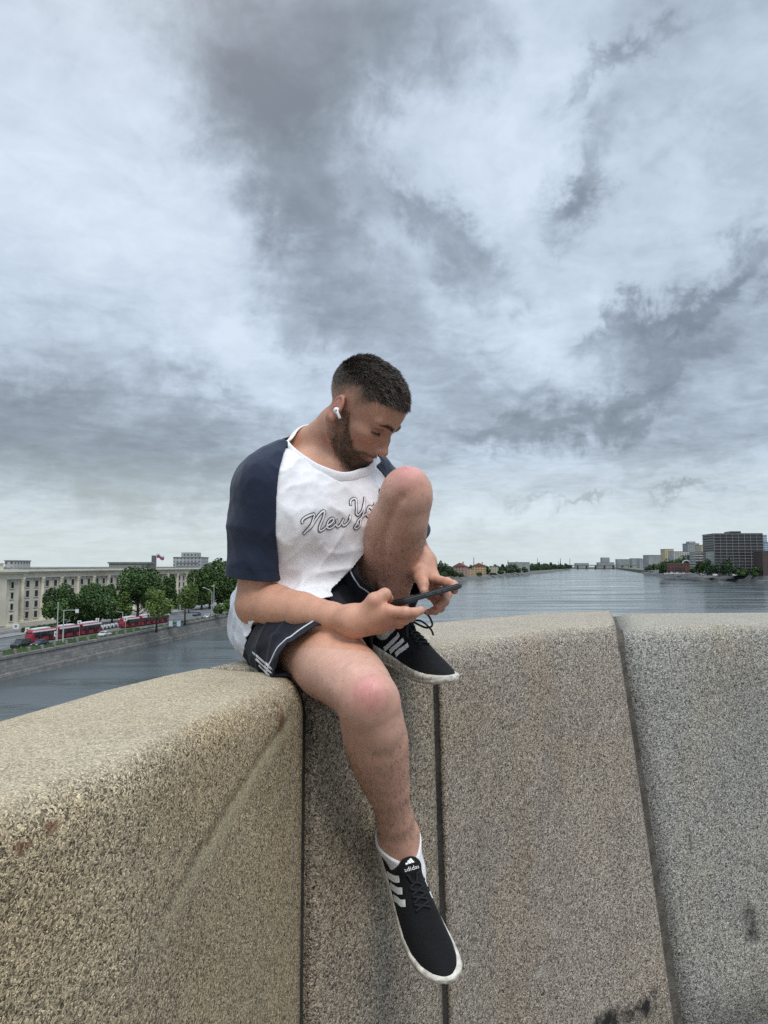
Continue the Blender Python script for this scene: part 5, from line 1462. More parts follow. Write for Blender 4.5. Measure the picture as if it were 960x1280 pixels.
# roof structures, flag, towers beyond
def pix_box(px0, px1, y0, y1, Y, depth):
    a, b = at(px0, y1, Y), at(px1, y0, Y); return a, b
def far_block(name, px0, px1, ytop, ybase, Y, depth, mat, label, cat='building', rz=0.0, group=None, roof=None, extra=None, band=None, zbase=None):
    a, b = at(px0, ybase, Y), at(px1, ytop, Y); w = b[0]-a[0]; z0 = zbase if zbase is not None else a[2]; z1 = b[2]
    c = np.array(((a[0]+b[0])/2, Y+depth/2, z0)); root = empty(name, tuple(c), label, cat, group, rz)
    mb = MB(); mb.box((0, 0, (z1-z0)/2), (w, depth, z1-z0)); mb.build('wall', mat, root, world=False)
    mb = MB(); mb.box((0, 0, z1-z0+.3), (w+.8, depth+.8, .6)); mb.build('roof', roof or ROOFM, root, world=False)
    if band:
        fl, hh, m2, pr = band; mb = MB(); n = max(1, int((z1-z0-2)/fl))
        for i in range(n): mb.box((0, 0, 1.5+fl*(i+.5)), (w+pr, depth+pr, hh))
        mb.build('window_band', m2, root, world=False)
    if extra: extra(root, w, depth, z1-z0)
    return root
def grid_mat(name, wall, glass, cw, rh, fw=.45, fh=.5, var=.2):
    """a far facade: rows of windows"""
    m, t, b = material(name)
    tc = t.new('ShaderNodeTexCoord').outputs['Object']; sp = t.new('ShaderNodeSeparateXYZ', {0: tc})
    xy = t.math('ADD', sp.outputs[0], sp.outputs[1])
    fx = t.math('FRACT', t.math('DIVIDE', xy, cw)); fz = t.math('FRACT', t.math('DIVIDE', sp.outputs[2], rh))
    inx = t.math('LESS_THAN', t.math('ABSOLUTE', t.math('SUBTRACT', fx, .5)), fw/2); inz = t.math('LESS_THAN', t.math('ABSOLUTE', t.math('SUBTRACT', fz, .5)), fh/2)
    k = t.math('MULTIPLY', inx, inz)
    n = t.noise(tc, .08, 4).outputs['Fac']; wv = t.new('ShaderNodeVectorMath', {0: tuple(wall), 'Scale': t.maprange(n, .3, .7, 1-var, 1+var)}, operation='SCALE').outputs[0]
    t.l.new(t.mix(k, wv, tuple(glass)), b.inputs['Base Color']); t.l.new(t.maprange(k, 0, 1, .85, .25), b.inputs['Roughness'])
    return m
GREYB = grid_mat('grey_block', (.30, .31, .31), (.07, .08, .09), 3.2, 3.0); PALEB = grid_mat('pale_block', (.42, .41, .38), (.09, .10, .11), 3.4, 3.2)
def roofbox(root, w, d, h):
    mb = MB(); mb.box((0, 0, h+2.6), (w*.55, d*.6, 4.2)); mb.build('plant_room', GREYB, root, world=False)
def balcony(root, w, d, h):
    mb = MB()
    for i in range(int(h/3)):
        mb.box((0, -d/2-.6, 1.0+i*3), (w*.8, 1.2, .25))
    mb.build('balconies', simple('balcony_slab', (.45, .45, .44), .8), root, world=False); roofbox(root, w, d, h)
far_block('penthouse', 136, 183, 704.5, 712, 262, 8, grid_mat('penthouse_wall', (.22, .22, .21), (.05, .05, .05), 4, 6), 'low dark penthouse on the roof of the long cream building', zbase=ROOF+.6)
far_block('apartment_tower', 216, 252, 697, 730, 620, 24, GREYB, 'grey stepped apartment tower rising behind the long cream building', extra=balcony, zbase=ROAD_Z)
far_block('apartment_block', 261, 281, 703.5, 730, 700, 20, PALEB, 'pale flat topped apartment block beyond the trees by the man sleeve', zbase=ROAD_Z)
far_block('rear_block', 5, 17, 701.5, 730, 420, 20, PALEB, 'small pale block showing over the corner pavilion roof', zbase=ROAD_Z)
ch = at(192, 710, 300); mb = MB(); mb.box((ch[0], 300, (ROOF+3.4)/2-.2), (1.5, 1.5, 5.0-ROOF)); o = mb.build('roof_chimney', simple('chimney_brick', (.11, .11, .12), .9)); tag(o, 'dark square chimney beside the flag on the long roof', 'chimney')
fp = at(195.5, 703, 285); flag = empty('flagpole', (fp[0], 285, ROOF), 'flagpole on the long roof flying a white blue and red flag', 'flag')
mb = MB(); mb.tube([(fp[0], 285, ROOF), (fp[0], 285, 4.6)], .12, 6); mb.build('pole', simple('pole_white', (.5, .5, .5), .5), flag)
for i, cc in enumerate(((.62, .62, .64), (.05, .08, .26), (.42, .04, .05))):
    mb = MB(); V = []
    for q in range(13):
        x = q/12*3.0; zz = .35*math.sin(q*.55)-.42*q/12*1.6; yy = .3*math.sin(q*.8); V += [(fp[0]+.12+x, 285+yy, 4.5-i*.62+zz), (fp[0]+.12+x, 285+yy, 4.5-(i+1)*.62+zz)]
    mb.add(V, [(2*q, 2*q+1, 2*q+3, 2*q+2) for q in range(12)]); mb.build('flag_stripe', simple('flag_cloth', cc, .8), flag, smooth=True, fix=False)
# ------------------------------------------------------------------ trees along the embankment
TR = [  # px of the trunk, base y, px crown width, crown top y, kind, shape, label
 (76, 784, 48, 727, 'dark', 'round', 'dark broad tree leftmost before the columned building, behind the tall pale pole'),
 (97, 783, 30, 740, 'dark', 'round', 'smaller dark tree in the gap beside the leftmost broad tree'),
 (122, 784, 46, 729, 'dark', 'round', 'dark bushy tree above the rear end of the nearer red tram'),
 (140, 779, 30, 734, 'mid', 'round', 'green tree just left of the tallest tree by the cream building'),
 (172, 776, 52, 707, 'dark', 'round', 'tallest dark tree reaching over the cornice of the cream building'),
 (190, 770, 34, 716, 'mid', 'round', 'green tree filling in behind the young tree on the quay'),
 (212, 768, 19, 713, 'dark', 'column', 'narrow dark conical tree against the columned building'),
 (252, 762, 36, 713, 'dark', 'round', 'dark tree left of the street lamp at the far trees'),
 (272, 760, 40, 709, 'dark', 'round', 'broad dark tree behind the street lamp'),
 (292, 758, 34, 711, 'mid', 'round', 'green tree disappearing behind the navy sleeve'),
 (152, 778, 26, 738, 'mid', 'round', 'green tree under the left side of the tallest tree'),
 (108, 782, 26, 742, 'dark', 'round', 'low dark tree between the leftmost broad tree and the bushy one'),
 (262, 761, 30, 716, 'mid', 'round', 'green tree right behind the slanting street lamp'),
 (282, 759, 32, 715, 'dark', 'round', 'dark tree between the far lamps and the navy sleeve'),
 (303, 757, 36, 712, 'dark', 'round', 'dark tree mostly hidden by the man arm'),
 (236, 766, 20, 742, 'dark', 'round', 'low dark tree at the end of the road behind the slim young tree')]
GT = 'trees along the embankment'
for i, (px, py, wpx, yt, kd, shp, lb) in enumerate(TR):
    b = on(px, py, ROAD_Z); k = b[1]/F_PX; h = (py-yt)*k*1.03; tree(b, h, wpx*k, kd, lb, GT, 40+i, trunk=.03, n=int(2200+60*wpx), size=.34*b[1]/200, shape=shp)
for i, (px, py, wpx, yt, lb) in enumerate([(195.5, 790, 38, 737, 'light green young tree with a bare trunk on the quay verge'), (231, 781, 26, 731, 'slim light green young tree on the verge beside the bus shelter')]):
    b = on(px, py, ROAD_Z); k = b[1]/F_PX; tree(b, (py-yt)*k, wpx*k, 'light', lb, GT, 80+i, trunk=.30, n=2400, size=.30)
for i, (px, py, wpx, yt, lb) in enumerate([(272, 772, 17, 754, 'rounded young bush tree on the verge left of its twin'), (285, 769, 16, 751, 'rounded young bush tree on the verge nearest the white shirt')]):
    b = on(px, py, ROAD_Z); k = b[1]/F_PX; tree(b, (py-yt)*k, wpx*k, 'mid', lb, GT, 90+i, trunk=.2, n=1300, size=.3, name='bush')
tree((-190, 330, ROAD_Z), 23, 16, 'dark', 'tree top showing above the roof behind the corner pavilion', GT, 99, n=1800, size=.5)
# ------------------------------------------------------------------ trams, cars, masts on the embankment
RED = simple('tram_red', (.23, .014, .026), .35, var=.1, vscale=1); TWH = simple('tram_white', (.66, .66, .67), .4, var=.06); GLS = simple('vehicle_glass', (.015, .018, .022), .1, var=.3, vscale=1); TYRE = simple('tyre', (.018, .018, .018), .9); RIMM = simple('wheel_rim', (.35, .35, .36), .4, .6)
LAMPW = simple('headlight_glass', (.7, .7, .68), .15); GREYM = simple('grey_metal', (.30, .31, .31), .5, .3); GALV = simple('galvanised', (.42, .43, .43), .55, .2)
def frame(a, b):
    """x along a->b on the road"""
    t = unit((b-a)*(1, 1, 0)); n = np.array((-t[1], t[0], 0)); return t, n
def tram(a, b, label):
    """a: front on the road, b: rear; three joined sections"""
    t, n = frame(a, b); L = np.linalg.norm((b-a)[:2]); root = empty('tram', tuple((a+b)/2), label, 'tram', 'red and white trams on the embankment'); U = np.array((0, 0, 1.0)); A3 = (t, n, U)
    P = lambda s, m, z: a+t*s+n*m+U*z
    W = 2.5; secs = 3; SL = L/secs
    for k in range(secs):
        s0, s1 = k*SL+(.0 if k == 0 else .35), (k+1)*SL-(0 if k == secs-1 else .35)
        sh0 = [(.0, .35, 1.15), (.5, .3, 1.9)] if k == 0 else []
        # body section with a raked nose
        def ring(s, zlo, zhi, w): return [P(s, -w/2, zlo), P(s, -w/2*1.0, zlo+.5), P(s, -w/2, zhi-.45), P(s, -w/2*.82, zhi), P(s, w/2*.82, zhi), P(s, w/2, zhi-.45), P(s, w/2, zlo+.5), P(s, w/2, zlo)]
        rings = []
        if k == 0: rings += [ring(s0-.05, .5, 1.3, W*.62), ring(s0+.35, .32, 2.3, W*.84), ring(s0+.95, .3, 3.1, W*.96)]
        else: rings.append(ring(s0, .3, 3.15, W))
        rings += [ring((s0+s1)/2, .3, 3.2, W)]
        if k == secs-1: rings += [ring(s1-.95, .3, 3.1, W*.96), ring(s1-.35, .32, 2.3, W*.84), ring(s1+.05, .5, 1.3, W*.62)]
        else: rings.append(ring(s1, .3, 3.15, W))
        mb = MB(); mb.ring_loft(rings); body_ = mb.build('body', RED, root)
        q0, q1 = s0+(1.2 if k == 0 else .3), s1-(1.2 if k == secs-1 else .3)
        for sd in (-1, 1):
            mb = MB(); mb.box(P((q0+q1)/2, sd*W/2, 1.85), (q1-q0, .06, 1.15), axes=A3); wn = mb.build('window', GLS, root)
            nd = 2
            for d in range(nd):
                c = q0+(q1-q0)*(d+.5)/nd; mb = MB(); mb.box(P(c, sd*(W/2+.02), 1.55), (1.5, .06, 2.2), axes=A3); dr = mb.build('door', GLS, root)
                mb = MB(); mb.box(P(c, sd*(W/2+.05), 1.5), (.1, .05, 2.1), axes=A3); mb.build('door_post', RED, dr)
            mb = MB(); mb.box(P((s0+s1)/2, sd*(W/2-.05), 2.78), (s1-s0-1.0, .24, .34), axes=A3); mb.build('roof_fairing', TWH, root)
        mb = MB(); mb.box(P((s0+s1)/2, 0, 3.3), ((s1-s0)*.6, 1.5, .36), axes=A3); mb.build('roof_unit', TWH, root)
        for c in (s0+SL*.28, s0+SL*.72):
            mb = MB()
            for sd in (-1, 1):
                for dx in (-.7, .7): mb.cyl(P(c+dx, sd*.85, .34), P(c+dx, sd*1.0, .34), .34, 12)
            mb.build('bogie', TYRE, root)
        if k < secs-1: mb = MB(); mb.box(P(s1+.35, 0, 1.7), (.72, W*.92, 2.7), axes=A3); mb.build('bellows', TYRE, root)
    mb = MB(); mb.add([P(.28, -.98, 1.25), P(.28, .98, 1.25), P(.72, .95, 2.75), P(.72, -.95, 2.75)], [(0, 1, 2, 3)]); bm_ = MB()
    bm_.box(P(.42, 0, 1.95), (.10, 1.85, 1.35), axes=(unit(t*.96+U*.0), n, U)); bm_.build('windscreen', GLS, root)
    for sd in (-1, 1): mb = MB(); mb.box(P(.08, sd*.72, .85), (.2, .3, .2), axes=A3); mb.build('headlight', LAMPW, root)
    mb = MB(); c = L*.5; mb.tube([P(c-.8, -.6, 3.5), P(c+.5, 0, 4.1), P(c-.5, 0, 4.9)], .05, 5); mb.tube([P(c-.5, -.8, 4.9), P(c-.5, .8, 4.9)], .05, 5); mb.build('pantograph', GREYM, root)
    return root
tram(on(34, 804, ROAD_Z), on(123, 790.5, ROAD_Z), 'nearer red and white articulated tram on the embankment road behind two dark cars')
tram(on(151, 785.5, ROAD_Z), on(209, 777.5, ROAD_Z), 'farther red and white articulated tram partly hidden by the young tree')
def car(px, py, paint, label, body='hatch', flip=False, size=1.0):
    c = on(px, py, ROAD_Z); t = qt*(-1 if flip else 1); n = np.array((-t[1], t[0], 0)); U = np.array((0, 0, 1.0)); root = empty('parked_car', tuple(c), label, 'car', 'cars on the embankment road')
    P = lambda s, m, z: c+t*s*size+n*m*size+U*z*size
    prof = {'hatch': ([-2.1, -2.05, -1.6, -.7, .7, 1.5, 2.05, 2.12], [.55, .82, .92, .95, .95, .88, .75, .5], (-1.75, -1.25, .35, 1.15), 1.46),
            'suv': ([-2.2, -2.18, -1.9, -.7, .9, 1.7, 2.15, 2.2], [.7, 1.02, 1.1, 1.12, 1.1, 1.05, .9, .6], (-2.1, -1.8, .5, 1.15), 1.78),
            'sedan': ([-2.3, -2.25, -1.8, -.7, .8, 1.6, 2.2, 2.3], [.6, .85, .95, .95, .93, .86, .72, .5], (-1.6, -.75, .35, 1.2), 1.42)}[body]
    ys, zs, cab, H = prof; W = .88 if body != 'suv' else .95
    mb = MB(); rings = []
    for y, z in zip(ys, zs):
        w = W*(.9 if abs(y) > 2 else 1); rings.append([P(y, -w*.92, .25), P(y, -w, .42), P(y, -w, z-.12), P(y, -w*.9, z), P(y, w*.9, z), P(y, w, z-.12), P(y, w, .42), P(y, w*.92, .25)])
    mb.ring_loft(rings); bd_ = mb.build('body', paint, root, smooth=False)
    zb = zs[3]-.03; a0, a1, a2, a3 = cab; mb = MB(); rr = []
    rr = [[P(a0, -W*.86, zb), P(a1, -W*.74, H-.05), P(a2, -W*.74, H-.05), P(a3, -W*.86, zb)], [P(a0, W*.86, zb), P(a1, W*.74, H-.05), P(a2, W*.74, H-.05), P(a3, W*.86, zb)]]
    mb.ring_loft(rr); mb.build('windows', GLS, root)
    mb = MB(); mb.box(P((a1+a2)/2, 0, H), ((a2-a1+.1)*size, W*1.5*size, .08*size), axes=(t, n, U))
    for sd in (-1, 1):
        for (s0, z0, s1, z1) in ((a0, zb, a1, H), (a2, H, a3, zb), ((a1+a2)/2, zb, (a1+a2)/2, H)): mb.tube([P(s0, sd*W*.865, z0), P(s1, sd*W*.745, z1)], .045*size, 5)
    mb.build('roof', paint, root)
    for s in (-1.32, 1.35):
        for sd in (-1, 1):
            mb = MB(); mb.cyl(P(s, sd*(W-.2), .33), P(s, sd*(W+.02), .33), .33*size, 14); w = mb.build('wheel', TYRE, root); mb = MB(); mb.cyl(P(s, sd*(W+.0), .33), P(s, sd*(W+.04), .33), .2*size, 10); mb.build('rim', RIMM, w)
    for sd in (-1, 1):
        mb = MB(); mb.box(P(2.05, sd*W*.72, zs[6]-.12), (.2*size, .36*size, .16*size), axes=(t, n, U)); mb.build('headlight', LAMPW, root)
        mb = MB(); mb.box(P(-2.08, sd*W*.76, zs[1]-.1), (.12*size, .24*size, .2*size), axes=(t, n, U)); mb.build('tail_light', RED, root)
    return root
NAVYP = simple('car_paint_navy', (.018, .022, .045), .25, var=.05); BLKP = simple('car_paint_black', (.016, .017, .018), .22, var=.05); WHP = simple('car_paint_white', (.62, .62, .62), .3, var=.05); SILP = simple('car_paint_silver', (.35, .36, .37), .3, .4, var=.05)
car(26, 810, BLKP, 'black off-road car ahead of the nearer tram at the far left', 'suv', True, 1.15)
car(50, 808, NAVYP, 'dark blue hatchback right behind the black off-road car', 'hatch', True, 1.1)
car(131, 795.5, WHP, 'white car on the road by the rear of the nearer tram', 'sedan')
car(246, 770, NAVYP, 'dark blue car far along the road near the street lamp', 'sedan', True)
car(260, 772.5, WHP, 'white car far along the road below the street lamp', 'sedan', True)
car(297, 766, SILP, 'silver grey car beside the elbow of the man', 'suv', True, 1.1)
# masts, signs, lamps
SIGNW = simple('sign_white', (.62, .64, .62), .5); SIGNG = simple('sign_frame', (.12, .16, .14), .6); SIGNB = simple('sign_blue', (.05, .14, .32), .5)
def face_to():  return -qt
def sign(px, py, ytop, wpx, hpx, label, shape='square', dxp=0.0):
    b = on(px, py, ROAD_Z); k = b[1]/F_PX; H = (py-ytop)*k; root = empty('road_sign', tuple(b), label, 'road sign', 'road signs along the embankment')
    mb = MB(); mb.tube([b, b+np.array((0, 0, H))], .07, 6); mb.build('pole', GALV, root)
    c = b+np.array((dxp*k, -.12, H-hpx*k/2)); w, h = wpx*k, hpx*k
    f = unit(-c*(1, 1, 0)); r = np.cross(f, (0, 0, 1.0))
    mb = MB(); mb.box(c, (w, .06, h), axes=(r, f, (0, 0, 1))); p = mb.build('panel', SIGNW, root)
    mb = MB(); mb.box(c+f*.05, (w*.42, .04, h*.45), axes=(r, f, (0, 0, 1))); mb.build('emblem', SIGNG, p)
    return root
sign(16.5, 795, 780, 6.5, 6, 'white round-cornered sign on a post farthest left by the road', dxp=3)
sign(34, 800, 784.5, 5, 7, 'white and green square sign just in front of the nearer tram')
sign(99, 795, 776, 4.5, 4.5, 'small white sign over the middle of the nearer tram')
sign(121.5, 790, 773, 4, 4.5, 'white sign above the rear of the nearer tram')
sign(156.5, 786, 771.5, 4, 5, 'white sign in front of the nose of the farther tram')
sign(172.5, 775, 753, 3.2, 5, 'tall white sign in the dark of the tallest tree')
sign(69.5, 803, 789.5, 3.5, 6, 'small sign low on the pole in front of the nearer tram')
def mast(px, py, ytop, arm_px, label, lamp=False, arm_dz=0.0, signed=False):
    b = on(px, py, ROAD_Z); k = b[1]/F_PX; H = (py-ytop)*k; root = empty('street_lamp' if lamp else 'traffic_mast', tuple(b), label, 'street lamp' if lamp else 'mast')
    mb = MB(); mb.tube([b, b+np.array((0, 0, H*.5)), b+np.array((0, 0, H))], [.2, .15, .10], 8); mb.build('pole', GALV, root)
    if arm_px:
        e = b+np.array((arm_px*k, 0, H+arm_dz*k)); mb = MB(); mb.tube([b+np.array((0, 0, H*.985)), b+(e-b)*.3*np.array((1, 1, 0))+np.array((0, 0, H+arm_dz*k*.5)), e], .08, 6); mb.build('arm', GALV, root)
        mb = MB()
        if signed: mb.box(e+np.array((0, -.1, -.2)), (4.2*k, .08, 4.6*k)); mb.build('panel', SIGNW, root)
        else: mb.box(e, (1.0, .4, .22)); mb.build('lamp_head', SIGNW, root)
    else:
        mb = MB(); mb.box(b+np.array((0, 0, H+.1)), (.3, .3, .3)); mb.build('cap', GALV, root)
    return root
mast(71, 803, 755, 0, 'tall pale bare pole rising in front of the leftmost broad tree')
mast(78.5, 804.5, 763.5, 16.5, 'mast with a long horizontal arm carrying a white panel over the nearer tram', signed=True)
mast(153, 784, 765.5, -19, 'curved mast with an arm reaching left over the road between the two trams', arm_dz=.8, signed=True)
mast(264.5, 768, 741, -10, 'grey street lamp with a slanting arm before the dark far trees', lamp=True, arm_dz=6)
mast(267, 764, 730, -1.6, 'taller slender street lamp just behind the slanting one', lamp=True, arm_dz=-3)
for i, (px, py) in enumerate([(123, 789), (127, 788.2), (131.5, 787.2), (136, 786.4), (140.5, 785.5), (145, 784.5)]):
    b = on(px, py, ROAD_Z); r = empty('barrier', tuple(b), 'white and black roadside barrier panel standing between the two trams', 'barrier', 'roadside barrier panels')
    mb = MB(); mb.box(b+np.array((0, 0, 1.0)), (.9, .12, 1.1)); mb.build('panel', SIGNW, r); mb = MB(); mb.box(b+np.array((0, -.08, .75)), (.5, .08, .5)); mb.build('stripe', TYRE, r)
    mb = MB(); mb.box(b+np.array((0, 0, .2)), (.7, .6, .4)); mb.build('foot', TYRE, r)
# bus shelter
b = on(219, 783.5, ROAD_Z); k = b[1]/F_PX; sh = empty('bus_shelter', tuple(b), 'small glazed bus shelter with pale blue end panels by the quay verge', 'bus shelter')
AXS = ((1, 0, 0), (0, 1, 0), (0, 0, 1.0)); PB = simple('shelter_panel', (.42, .55, .62), .2); w = 15*k
mb = MB(); mb.box(b+np.array((0, 0, 2.5)), (w+.6, 1.8, .16)); mb.build('roof', SIGNG, sh)
for i in range(4): mb = MB(); mb.box(b+np.array((-w/2+i*w/3, .6, 1.25)), (.1, .1, 2.5)); mb.build('post', SIGNG, sh)
for s in (-1, 1): mb = MB(); mb.box(b+np.array((s*w*.33, -.55, 1.2)), (w*.30, .12, 2.0)); mb.build('advert_panel', PB, sh)
mb = MB(); mb.box(b+np.array((0, .3, .5)), (w*.3, .4, .08)); mb.build('bench', SIGNG, sh)
# ------------------------------------------------------------------ the far banks and the right bank of the river
BANKS = simple('bank_stone', (.12, .118, .11), .9, var=.35, vscale=.03); EARTH = simple('bank_earth', (.10, .11, .075), .95, var=.35, vscale=.02)
def land(name, pts, ztop, label_kind='structure', mat=None):
    mb = MB(); mb.prism([(p[0], p[1]) for p in pts], WATER_Z-3, ztop); o = mb.build(name, mat or EARTH); tag(o, kind='structure'); return o
# right bank
RW = [on(1040, 734, WATER_Z), on(960, 729.5, WATER_Z), on(930, 727.8, WATER_Z), on(900, 725.9, WATER_Z), on(850, 721.8, WATER_Z), on(822, 719.6, WATER_Z), on(806, 718.2, WATER_Z)]
tip = on(801, 716.2, WATER_Z)
RZ = -15.5
inset = lambda p, d: np.array((p[0]+d, p[1]+d*.25, 0))
land('right_bank', [inset(p, 16) for p in RW]+[tip+np.array((22, 60, 0)), np.array((1300, 3900, 0)), np.array((3200, 3600, 0)), np.array((2200, 500, 0))], RZ)
rows = []
mb = MB(); V = []
for p in RW+[tip]: V += [(p[0], p[1], WATER_Z-1), (p[0]+3, p[1]+1, WATER_Z+3.6), (p[0]+11, p[1]+3, WATER_Z+4.0), (p[0]+16, p[1]+4, RZ+.4), (p[0]+20, p[1]+5, RZ+.4)]
mb.add(V, [(i*5+k, i*5+k+1, (i+1)*5+k+1, (i+1)*5+k) for i in range(len(RW)) for k in range(4)]); o = mb.build('right_quay_wall', BANKS); tag(o, 'dark sloping stone embankment along the right bank, ending in a point', 'quay wall')
p = on(931, 726.3, WATER_Z); mb = MB(); mb.add([(p[0]-12, p[1]-2, WATER_Z+.4), (p[0]-2, p[1]-6, WATER_Z+.4), (p[0]+24, p[1]+14, RZ+1.2), (p[0]+14, p[1]+18, RZ+1.2), (p[0]-12, p[1]-2, WATER_Z-1), (p[0]-2, p[1]-6, WATER_Z-1), (p[0]+24, p[1]+14, RZ-2), (p[0]+14, p[1]+18, RZ-2)], [(0, 1, 2, 3), (0, 4, 5, 1), (1, 5, 6, 2), (2, 6, 7, 3), (3, 7, 4, 0)])
o = mb.build('slipway', simple('slip_concrete', (.34, .33, .31), .9)); tag(o, 'pale concrete slipway running down the right embankment', 'slipway')
SLAB = simple('floor_slab', (.23, .225, .215), .85); DARKB = grid_mat('dark_tower', (.055, .055, .06), (.022, .024, .028), 4.0, 3.6, .75, .6)
def slabs(root, w, d, h):
    mb = MB(); n = 14
    for i in range(n): mb.box((0, 0, 2+(h-3)*i/(n-1)), (w+1.6, d+1.6, .55))
    mb.build('floor_slabs', SLAB, root, world=False)
    for i in range(9):
        mb = MB(); mb.box((-w/2+w*i/8, -d/2-.7, h/2), (.5, .5, h-1)); mb.build('pier', SLAB, root, world=False)
    mb = MB(); mb.box((w*.02, 0, h+2.2), (w*.22, d*.5, 3.6)); mb.build('plant_room', DARKB, root, world=False)
    mb = MB(); mb.box((-w/2+.1, -d*.12, h*.30), (.6, d*.7, h*.55)); mb.build('glazed_corner', simple('blue_glazing', (.12, .15, .18), .2, var=.3, vscale=.1), root, world=False)
G1 = 'buildings on the right bank'
far_block('office_block', 898, 954, 667, 714, 1010, 50, DARKB, 'big dark concrete office block with pale floor lines on the right bank', rz=R(-7), extra=slabs, zbase=RZ)
BEIGE = grid_mat('beige_block', (.44, .39, .27), (.10, .10, .10), 4, 3.4); YEL = grid_mat('yellow_block', (.46, .40, .24), (.14, .13, .11), 4, 3.2); GRB = grid_mat('cool_block', (.27, .29, .31), (.09, .10, .12), 4, 3.2); LTB = grid_mat('light_block', (.40, .40, .38), (.12, .13, .14), 5, 3.4)
BLUEB = grid_mat('blue_tower', (.32, .38, .44), (.12, .18, .25), 4, 4, .7, .6)
DG = simple('band_glass', (.055, .06, .065), .3)
far_block('striped_block', 872, 898, 690, 713, 1120, 30, LTB, 'low pale block striped with dark window bands left of the dark office block', rz=R(-6), band=(4.2, 1.7, DG, .5), zbase=RZ)
far_block('beige_block', 877, 895, 681.5, 700, 1400, 30, BEIGE, 'flat beige block standing behind the striped one', zbase=RZ)
far_block('grey_tower', 860.5, 874, 679.5, 710, 1500, 26, GRB, 'slim grey tower between the beige block and the long pale house', zbase=RZ, extra=roofbox)
far_block('pale_block', 843, 862, 689.5, 712, 1450, 30, LTB, 'wide pale grey house over the treetops right of the yellow tower', zbase=RZ)
far_block('yellow_tower', 831.5, 842, 686.5, 712, 1600, 24, YEL, 'narrow yellow tower house on the right bank', zbase=RZ)
far_block('grey_block', 811, 832, 694, 712, 1900, 40, GREYB, 'long grey block left of the yellow tower', zbase=RZ)
far_block('blue_tower', 952, 958.5, 669, 700, 1250, 20, BLUEB, 'pale blue tower half hidden behind the dark office block', zbase=RZ)
far_block('blue_tower', 956, 968, 678, 700, 1240, 20, BLUEB, 'lower blue tower cut by the right edge beside the dark office block', zbase=RZ)
far_block('brown_block', 954, 975, 689, 714, 960, 24, grid_mat('brown_block', (.075, .05, .045), (.04, .04, .045), 4, 3.4), 'dark brown block at the right edge below the blue towers', zbase=RZ)
BRICKR = grid_mat('red_brick', (.145, .062, .050), (.05, .04, .04), 5, 4)
def arch(root, w, d, h):
    mb = MB(); mb.tube([(w*.28+6*math.cos(a), -d/2-.5, h+.3+5*math.sin(a)) for a in np.linspace(0, math.pi, 9)], 1.0, 6); mb.build('gable_arch', simple('pale_arch', (.5, .48, .46), .8), root, world=False)
    for i in range(5): mb = MB(); mb.box((-w*.42+i*w*.15, -d/2-.3, h*.45), (3.2, .5, h*.4)); mb.build('window', DG, root, world=False)
far_block('brick_hall', 836, 865, 704.5, 715, 1180, 22, BRICKR, 'long dark red brick hall with a pale arched gable by the water', rz=R(-8), extra=arch, zbase=RZ)
RT = [(829, 715, 704, 10), (838, 706, 699, 12), (848, 706, 698, 12), (858, 706, 695, 13), (867, 713, 694, 13), (874, 713, 702, 9), (884, 715, 700, 10), (889, 715, 706, 8), (903, 716, 702, 10), (911, 716, 700, 11), (920, 717, 709, 8), (950, 716, 707, 11), (958, 717, 703, 12), (942, 718, 712, 8), (932, 718, 712, 9)]
RL = ['small dark tree at the left foot of the brick hall', 'tree behind the left end of the brick hall', 'tree behind the middle of the brick hall', 'tree behind the pale arch of the brick hall', 'tall tree under the slim grey tower', 'small tree right of the brick hall', 'dark tree before the striped block', 'low tree at the right foot of the striped block', 'tree at the left foot of the dark office block', 'broad tree before the dark office block', 'low bush before the dark office block', 'tree right of the dark office block', 'tree at the right edge below the brown block', 'low tree under the right end of the dark office block', 'low bush by the slipway']
for i, ((px, py, yt, wp), lb) in enumerate(zip(RT, RL)):
    Y = 1250 if i in (1, 2, 3, 4) else 985+30*(i < 9)+60*(i in (0, 5)); b = at(px, py, Y); b[2] = RZ; top = at(px, yt, Y)[2]
    tree(b, max(top-RZ, 6), wp*Y/F_PX, 'far' if i != 4 else 'mid', lb, 'trees on the right bank', 200+i, trunk=.08, n=700, size=1.3)
for i, (px, yt, wp, Y, lb) in enumerate([(812, 705, 9, 1750, 'low tree before the left end of the long grey block'), (818, 704, 9, 1720, 'tree before the long grey block'), (824, 703, 10, 1600, 'tree left of the yellow tower foot'), (833, 702, 11, 1400, 'tree at the foot of the yellow tower'), (842, 700, 12, 1380, 'tree at the left foot of the wide pale house'), (853, 697, 13, 1360, 'big tree before the wide pale house'), (862, 696, 13, 1340, 'big tree at the foot of the slim grey tower'), (870, 699, 10, 1330, 'tree right of the slim grey tower foot'), (879, 704, 9, 1040, 'dark tree before the left of the striped block'), (897, 706, 9, 1000, 'dark tree between striped block and office block'), (945, 709, 11, 960, 'bush before the right half of the office block'), (928, 711, 10, 965, 'bush before the middle of the office block'), (827, 708, 8, 1200, 'low tree on the point of the right bank'), (868, 709, 8, 1100, 'low tree right of the arched gable')]):
    b = at(px, 715, Y); b[2] = RZ; tree(b, max(at(px, yt, Y)[2]-RZ, 5), wp*Y/F_PX*1.15, ('far', 'dark', 'mid')[i % 3], lb, 'trees on the right bank', 240+i, trunk=.03, n=800, size=1.2)
